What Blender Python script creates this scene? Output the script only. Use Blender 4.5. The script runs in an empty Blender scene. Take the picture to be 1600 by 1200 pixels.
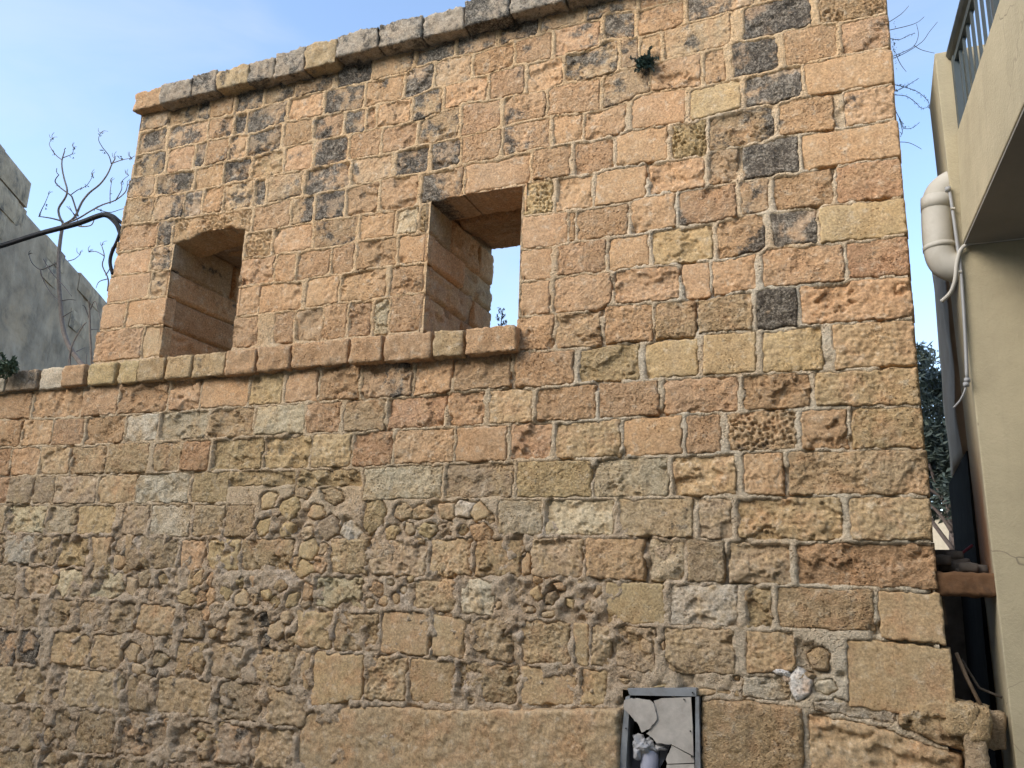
import bpy, math, random, re
import numpy as np
from mathutils import Matrix, Vector

# ------------------------------------------------------------------ camera, sky, sun, exposure
scene = bpy.context.scene
col = scene.collection
F = 1332.0                                     # focal length in photo pixels (1600 wide)
_x = np.array([3200., 220., F]); _x /= np.linalg.norm(_x)
_z = np.array([185., 5370., -F]); _z /= np.linalg.norm(_z)
_z -= _x * (_x @ _z); _z /= np.linalg.norm(_z)
_y = np.cross(_z, _x)
ROT = np.array([_x, _y, _z])                   # camera axes -> world (X along the wall, Y into it, Z up)
CAM = np.array([0., -5.0, 1.6])                # standing in the street, eye height, 5 m from the wall
cam_data = bpy.data.cameras.new('camera'); cam = bpy.data.objects.new('camera', cam_data); col.objects.link(cam)
cam_data.sensor_width = 36.0; cam_data.lens = 36.0 * F / 1600.0
cam_data.clip_start = 0.05; cam_data.clip_end = 2000
M4 = Matrix(ROT.tolist()).to_4x4(); M4.translation = Vector(CAM.tolist())
cam.matrix_world = M4
scene.camera = cam

SUN_EL, SUN_AZ = math.radians(33), math.radians(-141)   # azimuth from +Y, clockwise: behind and left of the camera
world = bpy.data.worlds.new('World'); scene.world = world; world.use_nodes = True
wn, wl = world.node_tree.nodes, world.node_tree.links
wn.clear()
sky = wn.new('ShaderNodeTexSky'); sky.sky_type = 'NISHITA'; sky.sun_disc = False
sky.sun_elevation = SUN_EL; sky.sun_rotation = SUN_AZ
sky.air_density = 1.0; sky.dust_density = 1.2; sky.ozone_density = 1.0; sky.altitude = 60
bg = wn.new('ShaderNodeBackground'); bg.inputs['Strength'].default_value = 0.15
wo = wn.new('ShaderNodeOutputWorld')
# thin high cloud all over the sky
tc = wn.new('ShaderNodeTexCoord'); mp = wn.new('ShaderNodeMapping'); mp.inputs['Scale'].default_value = (1.0, 1.6, 3.2); mp.inputs['Rotation'].default_value = (0.2, 0.1, 0.7)
cn = wn.new('ShaderNodeTexNoise'); cn.inputs['Scale'].default_value = 2.3; cn.inputs['Detail'].default_value = 7; cn.inputs['Roughness'].default_value = 0.55; cn.inputs['Distortion'].default_value = 0.6
cr = wn.new('ShaderNodeMapRange'); cr.interpolation_type = 'SMOOTHSTEP'
for k_, v_ in zip(('From Min', 'From Max', 'To Min', 'To Max'), (0.40, 0.82, 0.0, 0.36)): cr.inputs[k_].default_value = v_
cm = wn.new('ShaderNodeMix'); cm.data_type = 'RGBA'; cm.inputs[7].default_value = (2.15, 2.35, 2.6, 1)
wl.new(tc.outputs['Generated'], mp.inputs[0]); wl.new(mp.outputs[0], cn.inputs['Vector']); wl.new(cn.outputs['Fac'], cr.inputs['Value'])
wl.new(cr.outputs[0], cm.inputs[0]); wl.new(sky.outputs[0], cm.inputs[6])
wl.new(cm.outputs[2], bg.inputs[0]); wl.new(bg.outputs[0], wo.inputs[0])

sun_d = bpy.data.lights.new('sun', 'SUN'); sun = bpy.data.objects.new('sun', sun_d); col.objects.link(sun)
sun_d.energy = 1.15; sun_d.angle = math.radians(38); sun_d.color = (1.0, 0.95, 0.88)
_sd = Vector((math.sin(SUN_AZ) * math.cos(SUN_EL), math.cos(SUN_AZ) * math.cos(SUN_EL), math.sin(SUN_EL)))
sun.rotation_euler = _sd.to_track_quat('Z', 'Y').to_euler()

vs = scene.view_settings
vs.view_transform = 'Standard'; vs.look = 'None'; vs.gamma = 1.0; vs.use_curve_mapping = False
vs.exposure = 1.38
scene.render.engine = 'CYCLES'
scene.cycles.use_adaptive_sampling = True; scene.cycles.adaptive_threshold = 0.02; scene.cycles.use_denoising = True
scene.cycles.max_bounces = 5; scene.cycles.diffuse_bounces = 3; scene.cycles.glossy_bounces = 2; scene.cycles.transmission_bounces = 1

rng = random.Random(7)
nrg = np.random.default_rng(11)

# ------------------------------------------------------------------ geometry on the wall plane
def P(px, py, y=0.0):
    """points of the plane Y=y seen at photo pixels (px, py)"""
    px = np.asarray(px, float); py = np.asarray(py, float)
    r = np.stack([px - 800, -(py - 600), np.full_like(px, -F)], -1) @ ROT.T
    t = (y - CAM[1]) / r[..., 1]
    return CAM + r * t[..., None]

def pix(p):
    c = (np.asarray(p, float) - CAM) @ ROT
    return 800 + F * c[..., 0] / -c[..., 2], 600 - F * c[..., 1] / -c[..., 2]

def V(px, py, y=0.0):
    return Vector(P(px, py, y).tolist())

# ------------------------------------------------------------------ noise (numpy)
_perm = nrg.permutation(4096)
_gang = nrg.uniform(0, 2 * np.pi, 4096)
_gx, _gy = np.cos(_gang), np.sin(_gang)
_val = nrg.uniform(-1, 1, 4096)
def _h2(ix, iy, s):
    return _perm[(ix + _perm[(iy + _perm[s & 4095]) & 4095]) & 4095]
def perlin(x, y, s=0):
    x0 = np.floor(x).astype(np.int64); y0 = np.floor(y).astype(np.int64)
    fx, fy = x - x0, y - y0
    u = fx * fx * fx * (fx * (fx * 6 - 15) + 10); v = fy * fy * fy * (fy * (fy * 6 - 15) + 10)
    def g(i, j):
        h = _h2(x0 + i, y0 + j, s); return _gx[h] * (fx - i) + _gy[h] * (fy - j)
    a = g(0, 0); b = g(1, 0); c = g(0, 1); d = g(1, 1)
    return (a + u * (b - a) + v * (c - a + u * (a - b - c + d))) * 1.5
def fbm(x, y, f, s=0, o=4, gain=0.5):
    r = np.zeros_like(x); a = 1.0; t = 0
    for k in range(o):
        r += a * perlin(x * f, y * f, s + k * 17); t += a; a *= gain; f *= 2.03
    return r / t
def ridged(x, y, f, s=0, o=4):
    r = np.zeros_like(x); a = 1.0; t = 0
    for k in range(o):
        r += a * (1 - 2 * np.abs(perlin(x * f, y * f, s + k * 31))); t += a; a *= 0.55; f *= 2.1
    return r / t
def cells(x, y, f, s=0):
    """distance to the nearest jittered point, in cell units"""
    x = x * f; y = y * f
    x0 = np.floor(x).astype(np.int64); y0 = np.floor(y).astype(np.int64)
    best = np.full(x.shape, 9.0)
    for i in (-1, 0, 1):
        for j in (-1, 0, 1):
            h = _h2(x0 + i, y0 + j, s)
            cx = x0 + i + 0.5 + 0.45 * _val[h]; cy = y0 + j + 0.5 + 0.45 * _val[(h + 77) & 4095]
            best = np.minimum(best, (x - cx) ** 2 + (y - cy) ** 2)
    return np.sqrt(best)
def noise3(p, f, s=0, o=3):
    x, y, z = p[..., 0], p[..., 1], p[..., 2]
    return (fbm(x + 0.37 * z, y + 0.53 * z, f, s, o) + fbm(z + 0.41 * y, x - 0.29 * y, f, s + 5, o)) * 0.75
def smooth(a, b, x):
    t = np.clip((x - a) / (b - a), 0, 1); return t * t * (3 - 2 * t)

# ------------------------------------------------------------------ mesh helpers
def tag(o, label=None, category=None, group=None, kind=None):
    if label: o['label'] = label
    if category: o['category'] = category
    if group: o['group'] = group
    if kind: o['kind'] = kind
    return o

def empty(name, loc=(0, 0, 0)):
    o = bpy.data.objects.new(name, None); col.objects.link(o); o.location = loc; o.empty_display_size = 0.1
    return o

def link(name, me, mat, parent=None, loc=None):
    o = bpy.data.objects.new(name, me); col.objects.link(o)
    if mat is not None: me.materials.append(mat)
    if loc is not None: o.location = loc
    if parent is not None:
        o.parent = parent
        o.matrix_parent_inverse = Matrix.Translation(-world_loc(parent))
    return o

def world_loc(o):
    v = Vector(o.location)
    while o.parent is not None:
        v = v + Vector(o.matrix_parent_inverse.translation); o = o.parent; v = v + Vector(o.location)
    return v

def raw_mesh(name, verts, quads, tint=None, tris=None, flat=False):
    verts = np.asarray(verts, np.float32).reshape(-1, 3)
    quads = np.zeros((0, 4), np.int32) if quads is None else np.asarray(quads, np.int32).reshape(-1, 4)
    tris = np.zeros((0, 3), np.int32) if tris is None else np.asarray(tris, np.int32).reshape(-1, 3)
    me = bpy.data.meshes.new(name)
    me.vertices.add(len(verts)); me.vertices.foreach_set('co', verts.ravel())
    nq, nt = len(quads), len(tris)
    me.loops.add(nq * 4 + nt * 3); me.polygons.add(nq + nt)
    me.loops.foreach_set('vertex_index', np.concatenate([quads.ravel(), tris.ravel()]).astype(np.int32))
    me.polygons.foreach_set('loop_start', np.concatenate([np.arange(nq) * 4, nq * 4 + np.arange(nt) * 3]).astype(np.int32))
    me.polygons.foreach_set('use_smooth', np.full(nq + nt, not flat))
    if tint is not None:
        t = np.asarray(tint, np.float32)
        if t.ndim == 1: t = np.tile(t, (len(verts), 1))
        a = me.attributes.new('tint', 'FLOAT_COLOR', 'POINT'); a.data.foreach_set('color', t.astype(np.float32).ravel())
    me.update(calc_edges=True); me.validate()
    return me

def grid_quads(nu, nv):
    i = np.arange(nu * nv).reshape(nv, nu)
    return np.stack([i[:-1, :-1], i[:-1, 1:], i[1:, 1:], i[1:, :-1]], -1).reshape(-1, 4)

class MB:
    """collects boxes, tubes and prisms into ONE mesh"""
    def __init__(s): s.v = []; s.q = []; s.t = []
    def add(s, v, q=(), t=()):
        b = len(s.v); s.v += [tuple(a) for a in v]
        s.q += [tuple(b + k for k in f) for f in q]; s.t += [tuple(b + k for k in f) for f in t]
    def hexa(s, c):
        """eight corners: bottom loop 0-3, top loop 4-7"""
        s.add(c, [(0, 3, 2, 1), (4, 5, 6, 7), (0, 1, 5, 4), (1, 2, 6, 5), (2, 3, 7, 6), (3, 0, 4, 7)])
    def box(s, a, b):
        (x0, y0, z0), (x1, y1, z1) = a, b
        s.hexa([(x0, y0, z0), (x1, y0, z0), (x1, y1, z0), (x0, y1, z0), (x0, y0, z1), (x1, y0, z1), (x1, y1, z1), (x0, y1, z1)])
    def tube(s, pts, r, n=8, caps=True):
        pts = [Vector(p) for p in pts]; rr = r if isinstance(r, (list, tuple)) else [r] * len(pts)
        b = len(s.v); up = None
        for k, p in enumerate(pts):
            d = (pts[min(k + 1, len(pts) - 1)] - pts[max(k - 1, 0)]).normalized()
            if up is None:
                up = d.orthogonal().normalized()
            else:
                up = (up - d * up.dot(d)); up = up.normalized() if up.length > 1e-6 else d.orthogonal().normalized()
            w = d.cross(up)
            for j in range(n):
                a = 2 * math.pi * j / n
                s.v.append(tuple(p + (up * math.cos(a) + w * math.sin(a)) * rr[k]))
        for k in range(len(pts) - 1):
            for j in range(n):
                j2 = (j + 1) % n
                s.q.append((b + k * n + j, b + k * n + j2, b + (k + 1) * n + j2, b + (k + 1) * n + j))
        if caps:
            for base, rev in ((b, True), (b + (len(pts) - 1) * n, False)):
                for j in range(1, n - 1):
                    t = (base, base + j, base + j + 1); s.t.append(t[::-1] if rev else t)
    def build(s, name, mat, parent=None, tint=None, flat=True, origin=None, bevel=0):
        v = np.array(s.v, float); o0 = v.mean(0) if origin is None else np.array(origin, float)
        me = raw_mesh(name, v - o0, s.q, tint, s.t, flat)
        o = link(name, me, mat, parent, Vector(o0.tolist()))
        if bevel:
            m = o.modifiers.new('bevel', 'BEVEL'); m.width = bevel; m.segments = 2; m.limit_method = 'ANGLE'
        return o

def arc_path(pts, n=6, closed=False):
    """Catmull-Rom through the points"""
    pts = [Vector(p) for p in pts]; out = []
    for k in range(len(pts) - 1):
        p0 = pts[max(k - 1, 0)]; p1 = pts[k]; p2 = pts[k + 1]; p3 = pts[min(k + 2, len(pts) - 1)]
        for j in range(n):
            t = j / n
            out.append(0.5 * ((2 * p1) + (p2 - p0) * t + (2 * p0 - 5 * p1 + 4 * p2 - p3) * t * t + (3 * p1 - p0 - 3 * p2 + p3) * t ** 3))
    out.append(pts[-1]); return out

# ------------------------------------------------------------------ materials
def nodes_of(name):
    m = bpy.data.materials.new(name); m.use_nodes = True
    nt = m.node_tree; b = nt.nodes['Principled BSDF']
    return m, nt, b
class G:
    """small node-graph helper"""
    def __init__(s, nt): s.nt = nt
    def n(s, typ, **kw):
        nd = s.nt.nodes.new(typ)
        for k, v in kw.items(): setattr(nd, k, v)
        return nd
    def put(s, nd, key, val):
        if hasattr(val, 'is_output') or isinstance(val, bpy.types.NodeSocket): s.nt.links.new(val, nd.inputs[key])
        else: nd.inputs[key].default_value = val
    def noise(s, vec, scale, detail=5, rough=0.6, dist=0.0):
        nd = s.n('ShaderNodeTexNoise'); s.put(nd, 'Vector', vec); s.put(nd, 'Scale', scale); s.put(nd, 'Detail', detail)
        s.put(nd, 'Roughness', rough); s.put(nd, 'Distortion', dist); return nd.outputs['Fac']
    def voro(s, vec, scale, feature='F1', rnd=1.0):
        nd = s.n('ShaderNodeTexVoronoi', feature=feature); s.put(nd, 'Vector', vec); s.put(nd, 'Scale', scale); s.put(nd, 'Randomness', rnd)
        return nd.outputs['Distance']
    def math(s, op, a, b=0.0, c=None, clamp=False):
        nd = s.n('ShaderNodeMath', operation=op); nd.use_clamp = clamp
        s.put(nd, 0, a); s.put(nd, 1, b)
        if c is not None: s.put(nd, 2, c)
        return nd.outputs[0]
    def remap(s, v, a, b, c=0.0, d=1.0, kind='SMOOTHSTEP'):
        nd = s.n('ShaderNodeMapRange', interpolation_type=kind); s.put(nd, 'Value', v)
        for k, x in zip(('From Min', 'From Max', 'To Min', 'To Max'), (a, b, c, d)): s.put(nd, k, x)
        return nd.outputs[0]
    def mix(s, f, a, b, mode='MIX'):
        nd = s.n('ShaderNodeMix', data_type='RGBA', blend_type=mode); nd.clamp_factor = True
        s.put(nd, 0, f); s.put(nd, 6, a); s.put(nd, 7, b); return nd.outputs[2]
    def bump(s, h, strength, dist, normal=None):
        nd = s.n('ShaderNodeBump'); s.put(nd, 'Strength', strength); s.put(nd, 'Distance', dist); s.put(nd, 'Height', h)
        if normal is not None: s.put(nd, 'Normal', normal)
        return nd.outputs[0]

def stone_material(name, grain=1.0, lichen=True):
    m, nt, b = nodes_of(name); g = G(nt)
    pos = g.n('ShaderNodeNewGeometry').outputs['Position']
    at = g.n('ShaderNodeAttribute', attribute_name='tint')
    base = at.outputs['Color']
    big = g.noise(pos, 3.2, 3, 0.6)
    mid = g.noise(pos, 17.0, 4, 0.7)
    fine = g.noise(pos, 75.0, 3, 0.75)
    c = g.mix(g.remap(big, 0.35, 0.68), base, g.mix(1.0, base, (1.04, 0.97, 0.90, 1), 'MULTIPLY'))
    pale = g.mix(0.5, base, (0.68, 0.58, 0.43, 1))
    c = g.mix(g.math('MULTIPLY', g.remap(mid, 0.52, 0.70), 0.75), c, pale)
    c = g.mix(g.math('MULTIPLY', g.remap(mid, 0.47, 0.27), 0.6), c, g.mix(1.0, c, (0.62, 0.55, 0.50, 1), 'MULTIPLY'))
    fv = g.remap(fine, 0.30, 0.70, 0.63, 1.33, 'LINEAR')
    comb = g.n('ShaderNodeCombineColor'); [g.put(comb, k, fv) for k in range(3)]
    c = g.mix(1.0, c, comb.outputs[0], 'MULTIPLY')
    # small dark pits
    pit = g.voro(pos, 46.0)
    pm = g.math('MULTIPLY', g.remap(pit, 0.30, 0.12), g.remap(big, 0.46, 0.60))
    c = g.mix(g.math('MULTIPLY', pm, 0.55), c, g.mix(1.0, c, (0.38, 0.30, 0.24, 1), 'MULTIPLY'))
    if lichen:
        ln = g.noise(pos, 11.0, 5, 0.72, 0.0)
        lv = g.math('ADD', ln, g.math('MULTIPLY_ADD', at.outputs['Alpha'], 0.62, -0.62))
        lm = g.remap(lv, 0.20, 0.38)
        ld = g.mix(g.remap(g.math('ADD', g.math('MULTIPLY', fine, 0.6), g.math('MULTIPLY', mid, 0.4)), 0.44, 0.64), (0.056, 0.051, 0.043, 1), (0.35, 0.305, 0.235, 1))
        c = g.mix(g.math('MULTIPLY', lm, 0.9), c, ld)
    g.put(b, 'Base Color', c)
    g.put(b, 'Roughness', 0.95)
    b.inputs['Specular IOR Level'].default_value = 0.15
    h = fine
    h = g.math('SUBTRACT', h, g.math('MULTIPLY', pm, 0.7))
    gat = g.n('ShaderNodeAttribute', attribute_name='grain').outputs['Fac']
    bs = g.math('MULTIPLY', gat, grain, clamp=True) if lichen == 'stone' else grain
    g.put(b, 'Normal', g.bump(h, bs, 0.019))
    return m

def plain_material(name, color, rough=0.6, metal=0.0, var=0.12, scale=9.0, bump=0.15, bdist=0.003, bscale=60.0, stain=None, stain_amt=0.5, stain_scale=4.0):
    m, nt, b = nodes_of(name); g = G(nt)
    pos = g.n('ShaderNodeNewGeometry').outputs['Position']
    n1 = g.noise(pos, scale, 6, 0.62)
    v = g.remap(n1, 0.25, 0.75, 1 - var, 1 + var, 'LINEAR')
    comb = g.n('ShaderNodeCombineColor'); [g.put(comb, k, v) for k in range(3)]
    c = g.mix(1.0, (*color, 1), comb.outputs[0], 'MULTIPLY')
    if stain:
        c = g.mix(g.math('MULTIPLY', g.remap(g.noise(pos, stain_scale, 7, 0.68, 0.5), 0.46, 0.66), stain_amt), c, (*stain, 1))
    g.put(b, 'Base Color', c); g.put(b, 'Metallic', metal)
    g.put(b, 'Roughness', g.remap(n1, 0.3, 0.7, min(1, rough + 0.08), max(0, rough - 0.08), 'LINEAR'))
    if bump: g.put(b, 'Normal', g.bump(g.noise(pos, bscale, 5, 0.6), bump, bdist))
    return m

MAT = {}
MAT['stone'] = stone_material('limestone', 1.0, 'stone')
MAT['mortar'] = stone_material('lime_mortar', 1.0, True)
MAT['rough_block'] = stone_material('rough_limestone', 0.8, True)

TONE = {                       # base colours of the stones (linear)
    'o': (0.498, 0.324, 0.180), 't': (0.468, 0.345, 0.193), 'y': (0.485, 0.366, 0.188), 'p': (0.535, 0.452, 0.295),
    'w': (0.565, 0.492, 0.365), 'b': (0.428, 0.325, 0.207), 'r': (0.470, 0.285, 0.160), 'g': (0.455, 0.333, 0.200),
    'd': (0.38, 0.295, 0.20), 'h': (0.490, 0.350, 0.185), 'c': (0.40, 0.335, 0.25), 'v': (0.70, 0.69, 0.66),
}

# ------------------------------------------------------------------ heightfield stones
def face_relief(a, c, seed, rough, kind):
    """relief of a hewn face (metres) at plane coordinates a, c"""
    s = seed * 7 % 3900
    h = fbm(a, c, 5.0, s, 3) * 0.012 * rough
    h += fbm(a, c, 17.0, s + 3, 5, 0.66) * 0.013 * rough
    h -= smooth(0.36, 0.12, cells(a, c, 40.0, s + 14)) * smooth(-0.2, 0.2, fbm(a, c, 8.0, s + 16, 2)) * 0.0075 * rough
    st = seed % 5
    if kind in 'NR' and st in (0, 2, 3):                      # flaked-off skin with sharp scarps
        t = fbm(a * (0.7 if st else 1.0), c, 5.5, s + 51, 5, 0.55)
        lvl = -0.05 + 0.09 * ((seed // 5) % 4)
        h -= (0.011 + 0.004 * st) * smooth(lvl, lvl + 0.045, t) * rough
        h -= 0.006 * smooth(lvl + 0.16, lvl + 0.20, t)
    if kind in 'NS' and st == 1:                              # slanting tool marks
        q = a * 0.8 + c * (1.0 if seed % 2 else -0.9)
        h += 0.0022 * np.sin(q * 260 + 5 * fbm(a, c, 9.0, s + 5, 2)) * smooth(-0.15, 0.25, fbm(a, c, 4.0, s + 27, 2))
    if kind in 'NS' and st == 4:                              # hairline cracks and a bedding seam
        h -= 0.007 * smooth(0.022, 0.006, np.abs(perlin(a * 4, c * 5, s + 77) + 0.5 * perlin(a * 13, c * 13, s + 78)))
    if kind in 'RV':
        h += ridged(a * 0.85, c * 1.15, 19.0, s + 9, 3) * 0.0065
        h -= smooth(0.30, 0.12, cells(a, c, 24.0, s + 2)) * 0.006
    elif kind == 'S':
        h *= 0.45
    else:
        h += ridged(a, c, 11.0, s + 9, 3) * 0.004 * rough
        h -= smooth(0.28, 0.10, cells(a, c, 20.0, s + 2)) * smooth(0.0, 0.25, fbm(a, c, 4.0, s + 6, 2)) * 0.007
    if kind == 'H':
        w = fbm(a, c, 9.0, s + 1, 2) * 0.02
        q = cells(a + w, c - w, 38.0, s + 4)
        h -= smooth(0.46, 0.18, q) * 0.022 * smooth(-0.35, 0.1, fbm(a, c, 6.0, s + 8, 2))
        h -= smooth(0.40, 0.2, cells(a, c, 70.0, s + 12)) * 0.007
    return h

def worn_edge(A, C, edge, seed, wear):
    s = seed * 13 % 3900
    w = fbm(A, C, 34.0, s, 3) * 0.006 + fbm(A, C, 11.0, s + 4, 3, 0.6) * 0.017 - 0.0015
    return np.maximum(edge + np.minimum(w * wear, 0.006), 0) * (edge > 1e-5)

def patch_mesh(name, A, C, edge, seed, tone, lich, kind, rough, proud, skirt, frame, drop=0.055, er=0.0065, wear=1.0, tilt=1.0):
    """A, C: 2D grids of plane coordinates; edge: metres to the outline (0 on the border);
    frame: (origin, ea, ec, en) maps plane coordinates and height to the world"""
    nv, nu = A.shape
    s = seed * 13 % 3900
    d = worn_edge(A, C, edge, seed, wear)
    am, cm = A.mean(), C.mean()
    ru = random.Random(seed)
    h = proud + face_relief(A, C, seed, rough, kind)
    h += (A - am) * ru.uniform(-0.035, 0.035) * tilt + (C - cm) * ru.uniform(-0.05, 0.03) * tilt
    h += 0.004 * np.minimum(d / 0.06, 1) * ru.uniform(-0.5, 1.0)
    h -= drop * np.exp(-(d / er) ** 1.25)
    # a broken corner or chip now and then
    for _ in range(ru.choice((0, 1, 1, 2))):
        ca = ru.choice((A.min(), A.max())) + ru.uniform(-.03, .03); cc = ru.choice((C.min(), C.max(), C.min())) + ru.uniform(-.03, .03)
        h -= ru.uniform(0.006, 0.03) * smooth(ru.uniform(0.05, 0.11), 0.01, np.hypot(A - ca, C - cc) + fbm(A, C, 18.0, s + 8, 3) * 0.03)
    # border ring, pushed back into the wall
    h[0, :] = h[-1, :] = -skirt; h[:, 0] = h[:, -1] = -skirt
    o, ea, ec, en = [np.array(q, float) for q in frame]
    W = o + A[..., None] * ea + C[..., None] * ec + h[..., None] * en
    cen = W.reshape(-1, 3).mean(0)
    base = np.array(TONE[tone]) * (1 + np.array([ru.uniform(-.065, .065)] * 3) + np.array([ru.uniform(-.02, .03), 0, ru.uniform(-.05, .05)]))
    hz = W[..., 2].mean()
    up_ = float(smooth(2.2, 3.5, np.array(hz))); reg = np.array((0.455, 0.342, 0.205)) * (1 - up_) + np.array((0.503, 0.328, 0.186)) * up_
    if tone != 'v': kb = 0.08 if tone in 'pw' else 0.24; base = base * (1 - kb) + reg * kb
    tint = np.ones((nv, nu, 4)); tint[..., :3] = base
    mm = (smooth(-0.15, 0.45, fbm(A, C, 7.0, s + 21, 4, 0.6)) * 0.75)[..., None]
    tint[..., :3] = tint[..., :3] * (1 - mm) + np.array(TONE['t' if tone in 'pwyb' else 'o']) * mm
    if hz > 3.4 and am < -1.6 and tone == 'd': lich = lich - 1.2
    fld = 0.34 * fbm(A, C * 0.6, 2.2, 19, 3)
    lv = lich / 9.0 + (lich > 0) * fld + (0.20 if tone == 'd' else 0.10 if tone == 'g' else 0.0)
    lf = np.clip(lv + (0.75 if tone == 'd' else 0.6) * fbm(A, C, 5.0, s + 2, 4) * (lich > 0) + ((A - am) * ru.uniform(-1.2, 1.2)) * (0 < lich < 7 and tone != 'd'), 0.0, 1.0)
    tint[..., 3] = lf
    me = raw_mesh(name, (W.reshape(-1, 3) - cen), grid_quads(nu, nv), tint.reshape(-1, 4))
    gr = ru.choice((0.25, 0.45, 0.7, 1.0, 1.15)) if kind != 'S' else ru.uniform(0.15, 0.45)
    gr = np.clip(gr + 0.7 * fbm(A, C, 6.0, s + 31, 3), 0.08, 1.4)
    ga = me.attributes.new('grain', 'FLOAT', 'POINT'); ga.data.foreach_set('value', gr.astype(np.float32).ravel())
    return me, Vector(cen.tolist())

WALL = ((0, 0, 0), (1, 0, 0), (0, 0, 1), (0, -1, 0))
def polyat(pl, x):
    xs = [p[0] for p in pl]; ys = [p[1] for p in pl]
    y = np.interp(x, xs, ys)
    lo = (ys[1] - ys[0]) / (xs[1] - xs[0]); hi = (ys[-1] - ys[-2]) / (xs[-1] - xs[-2])
    return np.where(x < xs[0], ys[0] + (x - xs[0]) * lo, np.where(x > xs[-1], ys[-1] + (x - xs[-1]) * hi, y))

def outline_distance(A, C):
    """distance of each grid point to the grid's own outline, with rounded corners"""
    b = np.concatenate([np.stack([A[0], C[0]], -1), np.stack([A[-1], C[-1]], -1), np.stack([A[:, 0], C[:, 0]], -1), np.stack([A[:, -1], C[:, -1]], -1)])
    nv, nu = A.shape
    def seg(a0, c0, a1, c1):
        L = np.hypot(a1 - a0, c1 - c0) + 1e-9
        return np.abs((A - a0) * (c1 - c0) - (C - c0) * (a1 - a0)) / L
    dl = seg(A[0, 0], C[0, 0], A[-1, 0], C[-1, 0]); dr = seg(A[0, -1], C[0, -1], A[-1, -1], C[-1, -1])
    dt = np.abs(C - C[0][None, :]); db = np.abs(C - C[-1][None, :])
    dx, dy = np.minimum(dl, dr), np.minimum(dt, db)
    r = min(0.014, 0.3 * dx.max(), 0.3 * dy.max())
    d = np.minimum(dx, dy)
    cor = (dx < r) & (dy < r)
    d = np.where(cor, np.maximum(r - np.hypot(r - dx, r - dy), 0), d)
    return d

seed_counter = [100]
LAID = []                                       # (x, z, depth inside the stone) of every stone laid on the wall
def wall_stone(name, parent, x0, x1, top, bot, tone, lich, kind, rough, proud=0.004, skirt=0.09, cell=0.0105, gap=(0.3, 0.3), dT=0, dB=0, er=0.0065, wear=1.0):
    seed_counter[0] += 1; seed = seed_counter[0]
    xm = 0.5 * (x0 + x1)
    yt, yb = float(polyat(top, xm)) + dT, float(polyat(bot, xm)) + dB
    ym = 0.5 * (yt + yb)
    ru = random.Random(seed * 3)
    def lean(x): return (x - 985.0) / (ym + 4770.0)
    ws = np.linalg.norm(P(x1, ym) - P(x0, ym)); hs = np.linalg.norm(P(xm, yb) - P(xm, yt))
    nu = max(6, int(ws / cell) + 2); nv = max(5, int(hs / cell) + 2)
    def spaced(L):
        k = min(0.003 / L, 0.06)
        n = max(5, int(L / cell))
        return np.concatenate([[0, k, 2.4 * k, 4.2 * k], np.linspace(6.5 * k, 1 - 6.5 * k, n), [1 - 4.2 * k, 1 - 2.4 * k, 1 - k, 1]])
    u = spaced(ws)[None, :]; v = spaced(hs)[:, None]
    j = [ru.uniform(-1.0, .4), ru.uniform(-.4, 1.0), ru.uniform(-1.0, .4), ru.uniform(-.4, 1.0)]
    def xat(uu, dy, a, b):
        xa = x0 + lean(x0) * dy + a; xb = x1 + lean(x1) * dy + b
        return xa + (xb - xa) * uu
    xt = xat(u, yt - ym, j[0], j[1]); xb_ = xat(u, yb - ym, j[2], j[3])
    Yt = polyat(top, xt) + dT + gap[0]; Yb = polyat(bot, xb_) + dB - gap[1]
    PX = xt + (xb_ - xt) * v; PY = Yt + (Yb - Yt) * v
    W = P(PX, PY)
    A, C = W[..., 0], W[..., 2]
    e = outline_distance(A, C); LAID.append((A.ravel(), C.ravel(), worn_edge(A, C, e, seed, wear).ravel()))
    me, cen = patch_mesh(name, A, C, e, seed, tone, lich, kind, rough, proud + ru.uniform(-.005, .005), skirt, WALL, er=er, wear=wear)
    return link(name, me, MAT['stone'], parent, cen)

def blob_stone(name, parent, cx, cy, w, h, tone, rot=0.0, proud=0.012, lich=0, kind='N'):
    """a small irregular stone of the rubble: centre and size in photo pixels on the wall"""
    seed_counter[0] += 1; seed = seed_counter[0]; ru = random.Random(seed)
    c = P(cx, cy); sc = np.linalg.norm(P(cx + 1, cy) - P(cx, cy))
    a, b = 0.5 * w * sc, 0.5 * h * sc
    n = max(9, int(max(a, b) * 2 / 0.009) + 3)
    t = np.linspace(-1, 1, n)
    U, Q = np.meshgrid(t, t)
    # square grid to a lumpy convex outline
    ang = np.arctan2(Q, U); sq = np.maximum(np.abs(U), np.abs(Q))
    ph = [ru.uniform(0, 6.28) for _ in range(4)]
    ns = ru.choice((4, 5, 5, 6)); R = np.full(ang.shape, 1.6)
    for k in range(ns):                       # a random convex polygon
        th = 6.2832 * (k + ru.uniform(-.22, .22)) / ns + ph[0]
        cs = np.cos(ang - th); R = np.where(cs > 0.05, np.minimum(R, ru.uniform(.80, 1.0) / np.maximum(cs, 0.05)), R)
    rr = sq * np.minimum(R, 1.35)
    u, v = rr * np.cos(ang) * a, rr * np.sin(ang) * b
    A = c[0] + u * math.cos(rot) - v * math.sin(rot); C = c[2] + u * math.sin(rot) + v * math.cos(rot)
    e = (1 - sq) * min(a, b); LAID.append((A.ravel(), C.ravel(), worn_edge(A, C, e, seed, 0.8).ravel() * 1.5))
    me, cen = patch_mesh(name, A, C, e, seed, tone, lich, kind, 0.9, proud, 0.05, WALL, drop=0.05, er=max(0.006, 0.10 * min(a, b)), wear=0.8, tilt=0.3 if tone == 'v' else 2.2)
    return link(name, me, MAT['stone'], parent, cen)

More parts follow.
